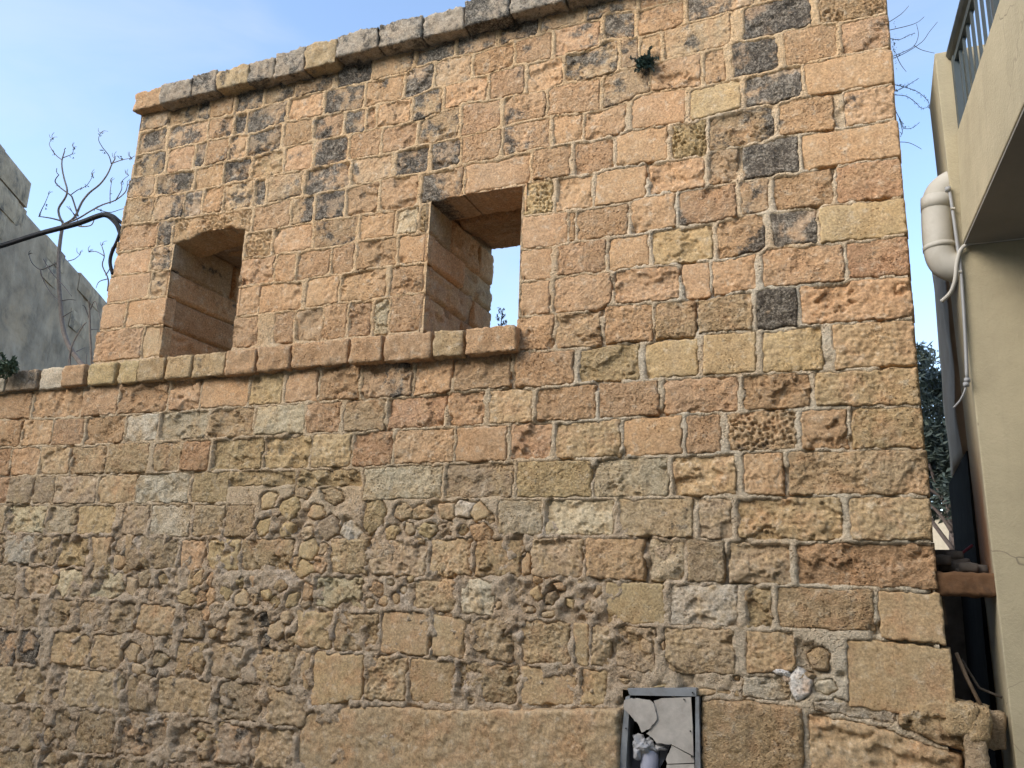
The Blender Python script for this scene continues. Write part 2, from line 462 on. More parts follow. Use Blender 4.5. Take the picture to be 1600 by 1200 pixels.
def rock_box(name, parent, lo, hi, tone, lich, rnd=0.02, amp=0.012, cell=0.016, skew=0.0, mat=None):
    """a worn block with six rough faces between corners lo and hi"""
    seed_counter[0] += 1; seed = seed_counter[0]; ru = random.Random(seed)
    lo, hi = np.array(lo, float), np.array(hi, float); c = (lo + hi) / 2; s = (hi - lo) / 2
    V_, Q_ = [], []; base = 0
    for ax in range(3):
        u, v = (ax + 1) % 3, (ax + 2) % 3
        for sg in (-1, 1):
            nu = max(3, int(2 * s[u] / cell)); nv = max(3, int(2 * s[v] / cell))
            gu, gv = np.meshgrid(np.linspace(-1, 1, nu), np.linspace(-1, 1, nv))
            p = np.zeros(gu.shape + (3,)); p[..., u] = gu * s[u]; p[..., v] = gv * s[v]; p[..., ax] = sg * s[ax]
            q = grid_quads(nu, nv)
            if sg < 0: q = q[:, ::-1]
            V_.append(p.reshape(-1, 3)); Q_.append(q + base); base += nu * nv
    p = np.concatenate(V_); q = np.concatenate(Q_)
    _, first, inv = np.unique(np.round(p * 1e5).astype(np.int64), axis=0, return_index=True, return_inverse=True)
    p = p[first]; q = inv.reshape(-1)[q]
    r = min(rnd, 0.45 * s.min())
    core = np.clip(p, -(s - r), s - r); d = p - core; L = np.linalg.norm(d, axis=1, keepdims=True) + 1e-9; nrm = d / L
    w = p + c
    f = (noise3(w, 9.0, seed % 3000, 3) * 1.0 + noise3(w, 28.0, seed % 3000 + 40, 3) * 0.7) * amp
    f -= smooth(0.3, 0.1, cells(w[:, 0] + w[:, 1] * .7, w[:, 2] + w[:, 1] * .5, 20.0, seed % 3000)) * 0.006
    p = core + nrm * r + nrm * f[:, None] + skew * np.stack([p[:, 0] * 0, p[:, 0] * 0, p[:, 0]], -1)
    b = np.array(TONE[tone]) * (1 + ru.uniform(-.08, .08))
    tint = np.ones((len(p), 4)); tint[:, :3] = b
    tint[:, 3] = np.clip(lich / 9 + 0.3 * noise3(w, 5.0, seed % 3000 + 9, 2) * (lich > 0), 0, 1)
    me = raw_mesh(name, p, q, tint)
    return link(name, me, mat or MAT['rough_block'], parent, Vector(c.tolist()))

# ================================================================== THE STONE BUILDING
building = tag(empty('stone_building', (-2.8, 0.5, 0)),
    'weathered sandy limestone building with two deep square window openings and rubble-patched lower wall', 'building')

# course lines, traced along the bed joints (photo pixels, laid on the wall plane Y=0)
CORN_T = [(205, 143), (250, 131), (300, 121), (337, 110), (388, 96), (430, 87), (475, 75), (525, 61), (557, 52), (592, 41), (660, 24), (725, 4), (1390, -160)]
CORN_B = [(205, 173), (250, 160), (300, 149), (350, 136), (400, 126), (427, 120), (477, 107), (525, 95), (570, 81), (657, 60), (725, 41), (795, 25), (882, 0), (1390, -126)]
R0 = [(205, 178), (300, 157), (400, 133), (525, 103), (657, 69), (795, 34), (882, 11), (1390, -115)]
R1 = [(220, 206), (260, 199), (307, 190), (367, 179), (415, 166), (455, 154), (517, 140), (567, 130), (630, 115), (647, 106), (712, 88), (742, 84), (800, 65), (842, 54), (860, 47), (907, 35), (937, 31), (945, 21), (992, 17), (1065, 0), (1385, -82)]
R2 = [(215, 242), (260, 234), (300, 226), (325, 220), (357, 213), (400, 208), (427, 197), (447, 191), (505, 180), (572, 170), (587, 164), (645, 152), (677, 138), (737, 124), (805, 103), (860, 92), (937, 72), (947, 62), (992, 59), (1047, 47), (1072, 37), (1120, 25), (1182, 7), (1385, -44)]
R3 = [(209, 277), (257, 272), (315, 262), (350, 252), (400, 243), (440, 232), (490, 220), (540, 212), (590, 200), (642, 191), (657, 188), (692, 175), (722, 162), (762, 157), (815, 147), (855, 141), (882, 131), (937, 122), (970, 110), (987, 106), (1035, 96), (1050, 90), (1097, 82), (1135, 72), (1150, 66), (1200, 58), (1225, 50), (1272, 39), (1312, 35), (1388, 21)]
R4 = [(197, 311), (242, 307), (290, 301), (350, 289), (400, 279), (420, 275), (475, 265), (517, 257), (545, 250), (610, 240), (652, 228), (672, 225), (722, 214), (782, 200), (800, 195), (860, 181), (910, 177), (940, 172), (985, 158), (995, 151), (1025, 142), (1050, 140), (1095, 137), (1135, 127), (1162, 120), (1200, 113), (1225, 104), (1257, 100), (1315, 87), (1393, 72)]
R5 = [(192, 351), (250, 346), (270, 342), (330, 334), (395, 324), (415, 320), (455, 310), (492, 304), (547, 293), (610, 277), (667, 270), (722, 257), (782, 247), (800, 241), (827, 235), (860, 230), (900, 221), (925, 220), (960, 212), (987, 202), (1042, 195), (1075, 192), (1105, 184), (1162, 170), (1200, 165), (1250, 152), (1305, 145), (1398, 130)]
R6 = [(182, 395), (240, 386), (272, 383), (397, 363), (425, 359), (452, 354), (490, 346), (540, 340), (562, 336), (615, 330), (655, 321), (672, 317), (816, 288), (832, 283), (892, 275), (925, 272), (960, 262), (1045, 250), (1102, 244), (1110, 236), (1152, 230), (1200, 219), (1215, 214), (1270, 207), (1320, 200), (1401, 186)]
R7 = [(175, 432), (235, 424), (267, 422), (382, 404), (427, 399), (490, 390), (520, 387), (560, 377), (615, 369), (667, 364), (817, 337), (865, 333), (900, 329), (925, 324), (985, 316), (1015, 305), (1057, 300), (1102, 293), (1155, 283), (1200, 277), (1249, 268), (1300, 260), (1408, 245)]
R8 = [(165, 475), (232, 466), (264, 463), (372, 449), (427, 442), (462, 440), (515, 430), (552, 427), (562, 422), (617, 415), (667, 410), (815, 390), (865, 386), (900, 377), (947, 372), (982, 367), (1015, 362), (1057, 355), (1087, 351), (1120, 347), (1145, 341), (1157, 337), (1200, 332), (1257, 326), (1297, 322), (1307, 319), (1414, 307)]
R9 = [(155, 517), (195, 512), (257, 508), (367, 496), (407, 492), (457, 485), (472, 484), (532, 473), (575, 470), (602, 465), (664, 457), (815, 440), (862, 437), (870, 432), (947, 425), (1015, 415), (1020, 417), (1105, 407), (1150, 402), (1190, 393), (1200, 387), (1277, 382), (1375, 373), (1418, 365)]
R10 = [(146, 568), (250, 558), (361, 546), (400, 542), (455, 537), (505, 533), (542, 529), (580, 526), (662, 516), (812, 496), (860, 490), (932, 486), (957, 475), (1007, 474), (1060, 467), (1090, 468), (1115, 463), (1182, 452), (1200, 449), (1252, 446), (1317, 441), (1330, 437), (1423, 431)]
R11 = [(803, 549), (865, 547), (932, 543), (950, 537), (1020, 534), (1030, 530), (1087, 527), (1100, 521), (1175, 517), (1200, 516), (1245, 512), (1255, 508), (1300, 506), (1428, 498)]
COP_T = [(-60, 590), (0, 584), (45, 577), (150, 568), (300, 554), (400, 544), (550, 527), (725, 513), (805, 507)]
COP_B = [(-60, 619), (0, 612), (125, 601), (250, 592), (350, 584), (400, 581), (455, 577), (540, 565), (595, 564), (675, 557), (725, 554), (805, 545)]
K0 = [(-60, 621), (0, 615), (125, 604), (250, 595), (400, 584), (540, 569), (675, 560), (803, 549)]
K1 = [(-60, 659), (0, 656), (50, 655), (127, 653), (185, 648), (262, 643), (312, 640), (387, 635), (442, 631), (495, 628), (562, 624), (645, 620), (705, 613), (800, 606), (837, 606), (900, 600), (925, 597), (1000, 594), (1032, 592), (1100, 588), (1180, 584), (1290, 580), (1437, 570)]
K2 = [(-60, 702), (0, 700), (60, 697), (130, 697), (196, 692), (247, 690), (322, 687), (400, 681), (476, 678), (536, 677), (602, 673), (620, 671), (696, 668), (757, 664), (835, 660), (931, 657), (945, 655), (1030, 649), (1155, 645), (1200, 640), (1269, 638), (1440, 634)]
K3 = [(-60, 746), (0, 744), (150, 742), (212, 740), (295, 737), (400, 734), (565, 731), (617, 727), (710, 724), (790, 721), (800, 719), (862, 718), (970, 715), (1067, 711), (1130, 708), (1200, 706), (1249, 703), (1325, 703), (1446, 701)]
K4 = [(-60, 789), (0, 788), (150, 788), (300, 787), (400, 787), (464, 785), (567, 784), (692, 780), (800, 779), (925, 778), (1045, 777), (1200, 775), (1455, 775)]
K5 = [(-60, 832), (0, 833), (100, 836), (180, 837), (300, 841), (400, 840), (670, 840), (800, 838), (960, 839), (1085, 842), (1150, 845), (1200, 846), (1460, 846)]
K6 = [(-60, 878), (0, 880), (100, 886), (200, 891), (300, 893), (400, 894), (514, 898), (575, 901), (668, 904), (735, 902), (815, 905), (912, 905), (1010, 910), (1132, 912), (1200, 914), (1467, 923)]
K7 = [(-60, 926), (0, 930), (130, 937), (192, 938), (300, 946), (400, 949), (490, 953), (567, 955), (644, 952), (717, 963), (775, 963), (850, 968), (945, 976), (1040, 979), (1155, 982), (1212, 984), (1368, 988), (1480, 1001)]
K8 = [(-60, 976), (0, 982), (100, 985), (200, 993), (300, 1001), (400, 1009), (487, 1016), (592, 1022), (672, 1028), (710, 1030), (800, 1038), (900, 1042), (955, 1045), (1025, 1055), (1150, 1055), (1250, 1050), (1330, 1060)]
K9 = [(-60, 1035), (0, 1040), (80, 1040), (200, 1050), (320, 1060), (400, 1066), (480, 1090), (487, 1105), (570, 1096), (637, 1098), (709, 1104), (800, 1103), (905, 1104), (955, 1104), (1077, 1088), (1145, 1088), (1158, 1090), (1240, 1100), (1330, 1105)]
K10 = [(-60, 1100), (0, 1102), (100, 1106), (200, 1112), (300, 1122), (400, 1133), (470, 1140)]
K11 = [(-60, 1168), (0, 1170), (150, 1180), (300, 1190), (440, 1205)]
K12 = [(-60, 1245), (150, 1255), (440, 1285)]
K13 = [(-60, 1330), (440, 1385), (1500, 1410)]

upper_rows = [
 (R0, R1, "221-263g4 264-309t1 311-328d6 329-366o1 369-412g6 416-462g5 464-520g3 527-582d7 585-646g3 650-711d6 714-776g4 781-842g5 845-912g3 916-995g4 999-1070o2 1075-1150o3 1155-1230o3 1235-1310o2 1315-1382o1"),
 (R1, R2, "217-260g5 264-324g5 326-364o2 366-384d7 386-447d6 452-505o2 508-569g6 573-630o3 634-677d7 681-737g3 740-803o2 806-862o2 866-938o2 944-992g5 997-1070o1 1074-1181g4 1187-1290o2 1295-1383o1"),
 (R2, R3, "211-258g5 262-303o3 306-321d6 323-357o0 358-385o4 388-440d6 444-488o3 491-536o4 540-571d7 573-588o0 591-643o0 646-691g6 695-762o1 766-821o1 825-879o2 883-966g5 970-998g5 1000-1034o1 1037-1143g3 1160-1268d6 1277-1386h1H"),
 (R3, R4, "200-242g5 246-302d5 305-348o1 350-391d6 394-442t3 445-488o2 492-543d6 547-595o2 598-650o2 654-718g5 721-783o2 787-854o1 857-938o1 942-1015g4 1018-1096o1 1100-1134o2 1143-1216d6 1225-1309o2 1313-1391o1"),
 (R4, R5, "195-241g4 243-287g5 288-316d6 318-348o0 350-395g4 397-415g6 419-473g4 477-546d6 550-612g4 618-670d6 674-720d7 722-783o2 787-859o0 863-910o0 913-979o2 987-1073o0S 1078-1158y0S 1163-1253d7 1256-1397o0S"),
 (R5, R6, "186-246o0 247-269d6 397-453o0 456-490g5 493-539d7 541-592o1 595-654o0 832-892o0 897-960o1 963-1043o0S 1049-1104y1H 1108-1211g5 1216-1304o2 1318-1400o1R"),
 (R6, R7, "176-235o0S 237-269g4 383-424h0H 427-489o0 492-559g4 562-616o0 620-654p1 656-670h0H 817-865y0H 869-926o0 929-1010o0S 1014-1102o0 1106-1154g4 1160-1249d7 1252-1407o0S"),
 (R7, R8, "168-234o0S 236-264g2 374-428o0 430-462o0 464-516o0 518-553o0 558-620o0 622-668o0S 815-887o0S 889-899o0 901-982o0 986-1057o0 1060-1152o3 1157-1203g4 1207-1302o0 1306-1411r0"),
 (R8, R9, "157-196o0S 197-260o0S 369-405o0 406-472o0 477-531o0 533-604o0 610-664o0 813-863o0S 871-947o0 950-1015o0S 1018-1115y1 1120-1197o4 1204-1278d5 1280-1417y0S"),
 (R9, R10, "148-222o0R 223-254t0S 362-403o0 427-460o0 461-504g2 505-542o0 545-580o0 583-607p0 609-662o0 812-860o0S 863-956o0 960-1062o0R 1065-1110o0S 1113-1183o0 1190-1320o3 1322-1422r0"),
]
lower_rows = [
 (R10, R11, "806-866o0 869-940t1 944-1020o0R 1022-1087t0R 1090-1176t0R 1181-1247d8R 1250-1427o0R"),
 (K0, K1, "-40-50o1 52-128o0 130-184o0 186-263o0 265-313o0 315-388o0S 391-441y0 446-496o0 499-562o1 565-645g3 648-706o0 710-799o0"),
 (R11, K1, "804-897o0 905-1000y0 1007-1092y0S 1097-1182y0S 1190-1287y0 1302-1432t0R"),
 (K1, K2, "-40-33o0 35-82o0 83-131o0 133-195o0 197-247w0 249-323p0 327-397t0 400-476p0 478-532o0 537-602t0 605-696r0 700-757r0 764-832t0 837-931o0 935-1030o0 1036-1155o0 1160-1268o0 1272-1438t0R"),
 (K2, K3, "-40-15r0 17-60o0 62-110t0 111-167t0R 168-232t0R 239-281t0 283-327r0 330-410y0 412-485y0R 487-549y0R 551-614r1 616-710o0 711-793r0S 797-862r0 866-970t0R 972-1067o0S 1071-1128o0 1136-1247t3H 1250-1326o0 1329-1444t0R"),
 (K3, K4, "-40-12r0 14-51b0 54-86b0 87-151b0 153-212t0 213-296w0 299-357y0 358-462y0@0,-26 465-565y0@0,-22 567-692p0 695-803b0 807-925y0 928-1046p0 1050-1151t0 1160-1226o0 1231-1452t0R"),
 (K4, K5, "-30-10b0 11-72p0 74-119p0 121-179y0 190-233b0R 235-299w0 302-350b0R 352-398b0R 777-848p0 850-960p0 966-1084b1 1090-1145b0 1150-1318t0R 1327-1457t0R"),
 (K5, K6, "-30-5b0 7-50w0 52-90b0 92-137y0 139-172t0 217-277b0R 280-320o0 322-375y0 377-457t0 514-574t0R 576-668b0R 670-737t0 740-815t0 828-912b0 914-1008o0 1013-1070p0 1072-1133b0 1137-1238b0R 1243-1464r0R"),
 (K6, K7, "-30-27b0 35-82b0R 88-130p0 135-192p0 490-567p1 644-713t0 717-775w0 945-1040y0S 1046-1155w0 1163-1208t0 1213-1368t0 1372-1476t0S@0,10"),
 (K7, K8, "-30-22b0R 25-69b0R 72-110b0R 122-164b0R 168-210b0R 213-275t0R 285-318b2R 345-398b0R 460-519t0 522-592t0 595-672t0S 674-727t0S 729-803b0 812-892t0R 895-921t0S 922-955b0R 960-1025b0R 1037-1150b0R 1165-1244t0R 1322-1492t0S@10,48"),
 (K8, K9, "-30-25d4R 30-60d7R 80-140t0R 142-190b0R 275-320t0 327-380b0R 400-462b2R 465-485t0S@0,-10 487-568t0S 570-637t0R 640-709t0S 712-810t0R 812-904t0S 906-950t0 1077-1145t0S@20,0 1147-1156t0@20,0 1159-1238w0"),
 (K9, K10, "-30-72b0R 100-190b1R 197-235b2R 245-330b1R 338-408b1R 415-478b0R"),
 (K10, K11, "-30-66b0R 82-108b1R 118-178b0R 184-262d2R 268-330b2R 336-392d2R 398-456b0R"),
 (K11, K12, "-30-50b0R 58-120b0R 130-176b1R 182-245b0R 250-330d2R 340-430b1R"),
 (K12, K13, "-30-90b0R 95-190b1R 200-300b0R 306-420b1R"),
]
ROW_RE = re.compile(r'(-?\d+)-(\d+)([a-z])(\d)([RSHN]?)(?:@(-?\d+),(-?\d+))?')
def lay(rows, parent, name, rough, er):
    for top, bot, txt in rows:
        for m in ROW_RE.finditer(txt):
            x0, x1, t, l, k, a, b = m.groups()
            x0, x1 = int(x0), int(x1)
            xm = 0.5 * (x0 + x1); ym = float(polyat(bot, xm))
            dec = float(smooth(800, 930, np.array(ym)) * smooth(1050, 700, np.array(xm))) if name == 'course_block' else 0.0
            if k == 'S': dec *= 0.4
            if name == 'ashlar_block' and ym < 260 and k != 'S': l = max(int(l), 3)
            wall_stone(name, parent, x0, x1, top, bot, t, int(l), k or 'N', rough * (1 + 0.3 * dec), dT=int(a or 0), dB=int(b or 0), er=er * (1 + dec),
                       cell=0.0082 if x0 > 500 else 0.0105, wear=1 + 0.6 * dec, proud=0.0015 - 0.002 * dec)

# ---- mortar sheets: the wall's face between the stones
def mortar_sheet(wall, x0, x1, z0, z1, hole, step=0.0135):
    name = wall.name
    nu, nv = int((x1 - x0) / step), int((z1 - z0) / step)
    A, C = np.meshgrid(np.linspace(x0, x1, nu), np.linspace(z0, z1, nv))
    px, py = pix(np.stack([A, A * 0, C], -1))
    upper = smooth(3.2, 3.6, C)
    right = smooth(-2.4, -1.2, A) * smooth(5.0, 4.3, C)                       # repointed, whiter mortar
    ruin = smooth(2.30, 1.95, C + 0.10 * fbm(A, C, 2.0, 5, 2)) * smooth(-0.2, -1.6, A)      # rubble and smeared lime
    n1 = fbm(A, C, 7.0, 3, 4); n2 = fbm(A, C, 26.0, 9, 4, 0.6); n3 = fbm(A, C, 2.2, 21, 3)
    lev = 0.0045 * upper + 0.0018 * (1 - upper) - 0.003 * right
    lev += 0.005 * n1 + 0.006 * n2 + 0.003 * n3
    lev -= 0.036 * smooth(0.16, 0.30, fbm(A, C, 3.6, 33, 4)) * (0.7 + 0.3 * right) * (1 - 0.85 * upper * (1 - right))   # washed-out joints
    lump = ridged(A, C, 8.0, 41, 4)
    lev += ruin * (0.002 + 0.019 * fbm(A, C, 6.5, 61, 5, 0.66) + 0.012 * lump + 0.014 * fbm(A, C, 24.0, 71, 3, 0.75))
    lev -= ruin * 0.022 * smooth(0.2, 0.36, fbm(A, C, 9.0, 111, 3))
    lev -= ruin * 0.03 * smooth(0.42, 0.2, cells(A + n1 * .05, C + n2 * .03, 7.0, 81)) * smooth(-0.1, 0.3, n3)
    inside = np.zeros(A.shape)
    sx, sz = (x1 - x0) / (nu - 1), (z1 - z0) / (nv - 1)
    for (la, lc, le) in LAID:
        i = np.round((la - x0) / sx).astype(int); k = np.round((lc - z0) / sz).astype(int)
        ok = (i >= 0) & (i < nu) & (k >= 0) & (k < nv)
        np.maximum.at(inside, (k[ok], i[ok]), le[ok])
    smear = ruin * smooth(-0.06, 0.2, fbm(A, C, 4.0, 57, 5, 0.6))                 # lime washed over the stone faces
    lev -= 0.05 * smooth(0.010, 0.026, inside) * (1 - 0.9 * smear)
    h = lev
    W = np.stack([A, -h, C], -1)
    tint = np.ones(A.shape + (4,))
    sandy = np.array([0.63, 0.45, 0.26]); white = np.array([0.64, 0.56, 0.42]); pink = np.array([0.53, 0.415, 0.285]); dull = np.array([0.56, 0.435, 0.28])
    wr = np.clip(right * (0.6 + 0.8 * n3), 0, 1)[..., None]
    c = dull * (1 - upper[..., None]) + sandy * upper[..., None]
    c = c * (1 - wr) + white * wr
    c = c * (1 - ruin[..., None]) + pink * ruin[..., None]
    wp = (ruin * smooth(0.2, 0.5, fbm(A, C, 4.0, 91, 4)))[..., None] * 0.8
    c = c * (1 - wp) + np.array([0.56, 0.475, 0.37]) * wp
    tint[..., :3] = c * (1 + 0.10 * n1[..., None])
    tint[..., 3] = np.clip(ruin * (0.02 + 0.38 * smooth(-4.0, -6.0, A) * smooth(1.9, 1.2, C) + 0.35 * n1), 0, 0.7) + np.clip(upper * (0.30 + 0.3 * fbm(A, C * .35, 3.0, 15, 3) + 0.4 * fbm(A, C * 0.6, 2.2, 19, 3)), 0, .6)
    q = grid_quads(nu, nv)
    cx = A.ravel()[q].mean(1); cz = C.ravel()[q].mean(1)
    keep = np.ones(len(q), bool)
    if z1 > 5:                                # the storey's left edge leans in a little with height
        sil = P(np.array([146., 165, 181, 192, 202, 212, 221]), np.array([567., 475, 392, 332, 282, 237, 180]))
        keep &= cx > np.interp(cz, sil[:, 2], sil[:, 0]) + 0.012
    for (a, b, c0, c1) in hole: keep &= ~((cx > a) & (cx < b) & (cz > c0) & (cz < c1))
    o0 = np.array(wall.location)
    me = raw_mesh(name, W.reshape(-1, 3) - o0, q[keep], tint.reshape(-1, 4)); me.materials.append(MAT['mortar'])
    wall.data = me

ZC = 3.30                                         # level where the two storeys meet, behind the string course
WIN = [(-5.266, -4.536, 3.34, 4.425), (-2.846, -2.120, 3.34, 4.372)]
BOX = (-1.40, -0.95, 0.50, 1.10)               # recess of the meter box
upper_wall = link('upper_wall', bpy.data.meshes.new('upper_wall'), None, building, Vector((-2.87, 0, 4.55)))
lower_wall = link('lower_wall', bpy.data.meshes.new('lower_wall'), None, building, Vector((-3.82, 0, 1.65)))
lay(upper_rows, upper_wall, 'ashlar_block', 0.72, 0.0034)
lay(lower_rows, lower_wall, 'course_block', 0.9, 0.0036)

# lintels over the two windows (deep blocks)
wall_stone('lintel', upper_wall, 270, 393, R5, [(270, 383), (295, 374), (317, 365), (338, 360), (364, 356), (385, 362), (395, 363)], 'h', 0, 'H', 1.0, skirt=0.32, gap=(1.2, 0))
wall_stone('lintel', upper_wall, 658, 725, R5, R6, 'g', 5, 'N', 0.9, skirt=0.32, gap=(1.2, 0))
wall_stone('lintel', upper_wall, 727, 829, R5, R6, 'o', 1, 'S', 1.0, skirt=0.32, gap=(1.2, 0))

# great footing stones at the base of the wall
wall_stone('footing_slab', lower_wall, 455, 972, [(432, 1175), (440, 1160), (470, 1122), (487, 1110), (570, 1099), (700, 1107), (978, 1105)], K13, 't', 0, 'N', 0.9, proud=0.02)
wall_stone('footing_slab', lower_wall, 962, 1094, [(950, 1262), (1100, 1262)], K13, 't', 0, 'N', 1.2, proud=0.01)
wall_stone('footing_slab', lower_wall, 1096, 1262, [(1090, 1092), (1160, 1092), (1270, 1108)], K13, 't', 0, 'N', 1.2, proud=0.01)
wall_stone('footing_slab', lower_wall, 1266, 1518, [(1262, 1112), (1390, 1136), (1400, 1142), (1475, 1170), (1530, 1188)], K13, 't', 0, 'R', 1.1, proud=0.02)
wall_stone('footing_slab', lower_wall, 1404, 1516, [(1400, 1108), (1520, 1104)], [(1396, 1136), (1475, 1167), (1530, 1185)], 't', 0, 'R', 1.0, proud=0.02)
wall_stone('course_block', lower_wall, 1270, 1400, [(1262, 1092), (1400, 1092)], [(1262, 1112), (1390, 1134), (1400, 1136)], 'w', 0, 'R', 1.2, proud=-0.004)

# ---- rubble packed into the decayed courses (centre, size in photo pixels, tone)
rub = """418,782,28,26y 452,793,36,30y 410,824,24,26y 446,826,28,28y 470,770,30,18b 518,774,42,24t 512,824,40,34b 545,828,32,34w
 432,800,18,16b 493,800,24,24t 480,832,26,20b 585,806,40,52y 612,832,26,26y 630,800,34,26t 658,800,40,22t 668,828,32,24y 640,826,20,22b 698,826,32,24b
 700,798,30,26t 722,796,34,28w 722,828,14,22y 752,832,36,30o 745,800,30,28t 765,810,18,20b 655,845,22,12t 566,842,20,14b
 482,858,34,30y 462,880,16,22t 500,882,22,28o 474,888,38,22y 505,858,16,22b 186,852,18,18b 200,850,14,30t 208,872,26,30b 186,878,20,20t 196,890,14,14b
 150,893,22,18b 168,892,14,18y 705,892,22,26t 690,886,20,20b 720,880,16,14o 822,880,18,44o 816,858,14,20b
 85,905,12,16y 110,922,16,14b 205,915,18,22b 225,905,22,24b 240,926,18,22b 255,905,22,14y 280,905,20,16b 298,908,16,26t 310,905,18,20t 328,908,12,26o
 290,934,38,20y 312,934,22,18o 328,930,20,26o 352,922,22,30y 375,912,18,14y 393,908,14,22o 378,934,26,22t 396,936,18,18b 320,958,18,22o 340,950,18,20b
 262,922,14,22b 345,975,18,18b 330,990,16,14t 415,930,20,18y 455,938,20,22y 428,940,18,18y 480,925,18,28o 440,915,24,18t 478,944,18,14b 410,905,16,14b
 590,920,26,22o 600,940,22,18t 618,936,16,22t 578,942,14,20b 630,920,16,16b 640,905,16,12y 700,957,20,16o 610,910,14,12b 660,912,14,12b
 800,930,22,26y 815,948,20,18b 790,915,18,20b 838,928,18,24y 860,935,20,22b 890,942,20,18y 905,930,16,18b 830,952,20,14b 875,915,24,14o 920,950,22,20b 935,925,16,22t 855,960,30,12b
 840,905,22,14o 780,945,14,16b 905,910,24,10t 1000,912,26,10b
 408,970,22,20d 430,985,30,26b 445,965,20,18b 415,1000,22,20d 440,1012,24,16b 455,1000,14,20t 405,1035,22,24b 430,1048,26,20b 452,1040,20,24b
 45,1005,22,24d 55,1012,14,18d 10,1030,22,22d 110,1018,22,24t 205,1020,26,24b 230,1012,22,22b 250,1030,24,20b 215,1045,26,14b 240,1050,18,14d 262,1005,14,18b
 60,1118,22,14t 300,1160,14,10y 312,1150,16,11y 325,1156,12,10y 330,1142,16,10y 340,1160,15,11y 312,1168,11,10y 322,1167,11,10y 345,1132,14,10y 300,1142,12,9t 318,1133,12,9t 290,1134,14,10b
 215,1170,18,9b 225,1150,14,10b 165,1130,14,10b 86,1085,14,12b 75,1150,16,24b 40,1160,22,26b
 952,1097,9,8w 876,1106,8,5p 890,1108,10,5w 902,1107,8,5p 855,1107,8,5t 1258,1060,30,20b 1280,1030,40,40b 1290,1075,44,26w 1240,1075,16,20w 1340,1080,30,18w 1370,1094,34,14w 1310,1096,26,12w
 1250,1070,40,52v 1220,1050,50,16v 1232,1062,22,16v
 925,1080,10,14b 1050,1085,14,10y 1020,1074,50,9y 975,1065,30,12b 1035,1010,10,22t 1150,1060,12,10t 940,1012,14,16b 1010,1010,24,30b"""
for line in rub.split():
    a, b, w, ht = line.split(',')
    t = ht[-1]; ht = ht[:-1]
    hs = rng.uniform(-0.25, 0.25)
    blob_stone('rubble_stone', lower_wall, float(a), float(b), float(w) * 1.08, float(ht) * 1.08, t, hs, proud=rng.uniform(-0.003, 0.008) + (0.008 if t == 'v' else 0),
               lich=4 if t == 'd' else (1 if float(b) > 980 and rng.random() < .4 else 0), kind=rng.choice('NNS'))

mortar_sheet(upper_wall, -5.985, 0.25, ZC, 5.80, WIN)
mortar_sheet(lower_wall, -7.9, 0.255, 0.0, ZC, [BOX])

# ---- pitted quoin edge: string course (coping) and cornice
YP = -0.085
cop = "-45-8w3 10-57d4 60-97w2 98-132o1 135-178y0 183-214y0 216-257t1 260-299t1 301-351t3 354-400o1 402-453o0 455-543o0 546-596o0 599-673o1 676-723t1 726-806o0"
for m in ROW_RE.finditer(cop):
    x0, x1, t, l = int(m[1]), int(m[2]), m[3], int(m[4]); xm = (x0 + x1) / 2
    yt, yb = float(polyat(COP_T, xm)), float(polyat(COP_B, xm)); jj = rng.uniform(-.014, .014)
    YP = -0.088 if xm > 545 else -0.055
    a = P(x0, (yt + yb) / 2, YP); b = P(x1, (yt + yb) / 2, YP)
    zt = P(xm, yt, YP)[2]; zb = P(xm, yb, YP)[2]
    rock_box('coping_stone', building, (a[0] + .003, YP + jj, zb - rng.uniform(0, .012)), (b[0] - .003, 0.32 if xm < 150 else 0.05, zt), t, l, 0.008, 0.017)
cor = "207-248o2 250-298c5 300-337c6 339-387t4 389-428c6 430-475c5 477-525t4 527-591c6 593-659c6 661-724c5 726-795c7 798-880c5 884-960c5 964-1050c4 1054-1140c4 1144-1230c4 1234-1310c3 1314-1388o2"
YC = -0.125
for m in ROW_RE.finditer(cor):
    x0, x1, t, l = int(m[1]), int(m[2]), m[3], int(m[4]); xm = (x0 + x1) / 2
    yt, yb = float(polyat(CORN_T, xm)), float(polyat(CORN_B, xm))
    a = P(x0, (yt + yb) / 2, YC); b = P(x1, (yt + yb) / 2, YC)
    zt = P(xm, yt, YC)[2]; zb = P(xm, yb, YC)[2]
    rock_box('cornice_stone', building, (a[0] + .002, YC + rng.uniform(-.022, .022), zb - rng.uniform(-.008, .012)), (b[0] - .002, 0.45, zt + rng.uniform(-.018, .016)), t, l, 0.009, 0.021)

# ---- wall core behind the facing, open at the windows
DEP = 1.15
core = MB()
core.box((-7.95, 0.06, -0.2), (BOX[0] - .02, DEP, ZC)); core.box((BOX[0] - .02, 0.24, BOX[2]), (BOX[1] + .02, DEP, BOX[3] + .02))
core.box((BOX[0] - .02, 0.06, -0.2), (BOX[1] + .02, DEP, BOX[2]))
core.box((BOX[0] - .02, 0.06, BOX[3] + .02), (BOX[1] + .02, DEP, ZC)); core.box((BOX[1] + .02, 0.06, -0.2), (0.20, DEP, ZC))
core.build('lower_core', MAT['mortar'], building, (0.38, 0.28, 0.18, 0.1))
core = MB()
zs = [ZC, 4.46, 5.86]
xs = [-5.90, WIN[0][0] - .03, WIN[0][1] + .03, WIN[1][0] - .03, WIN[1][1] + .03, 0.20]
for k in (0, 2, 4): core.box((xs[k], 0.06, ZC), (xs[k + 1], DEP, zs[1]))
core.box((xs[0], 0.06, zs[1]), (xs[5], DEP, zs[2]))
core.build('upper_core', MAT['mortar'], building, (0.38, 0.28, 0.18, 0.1))

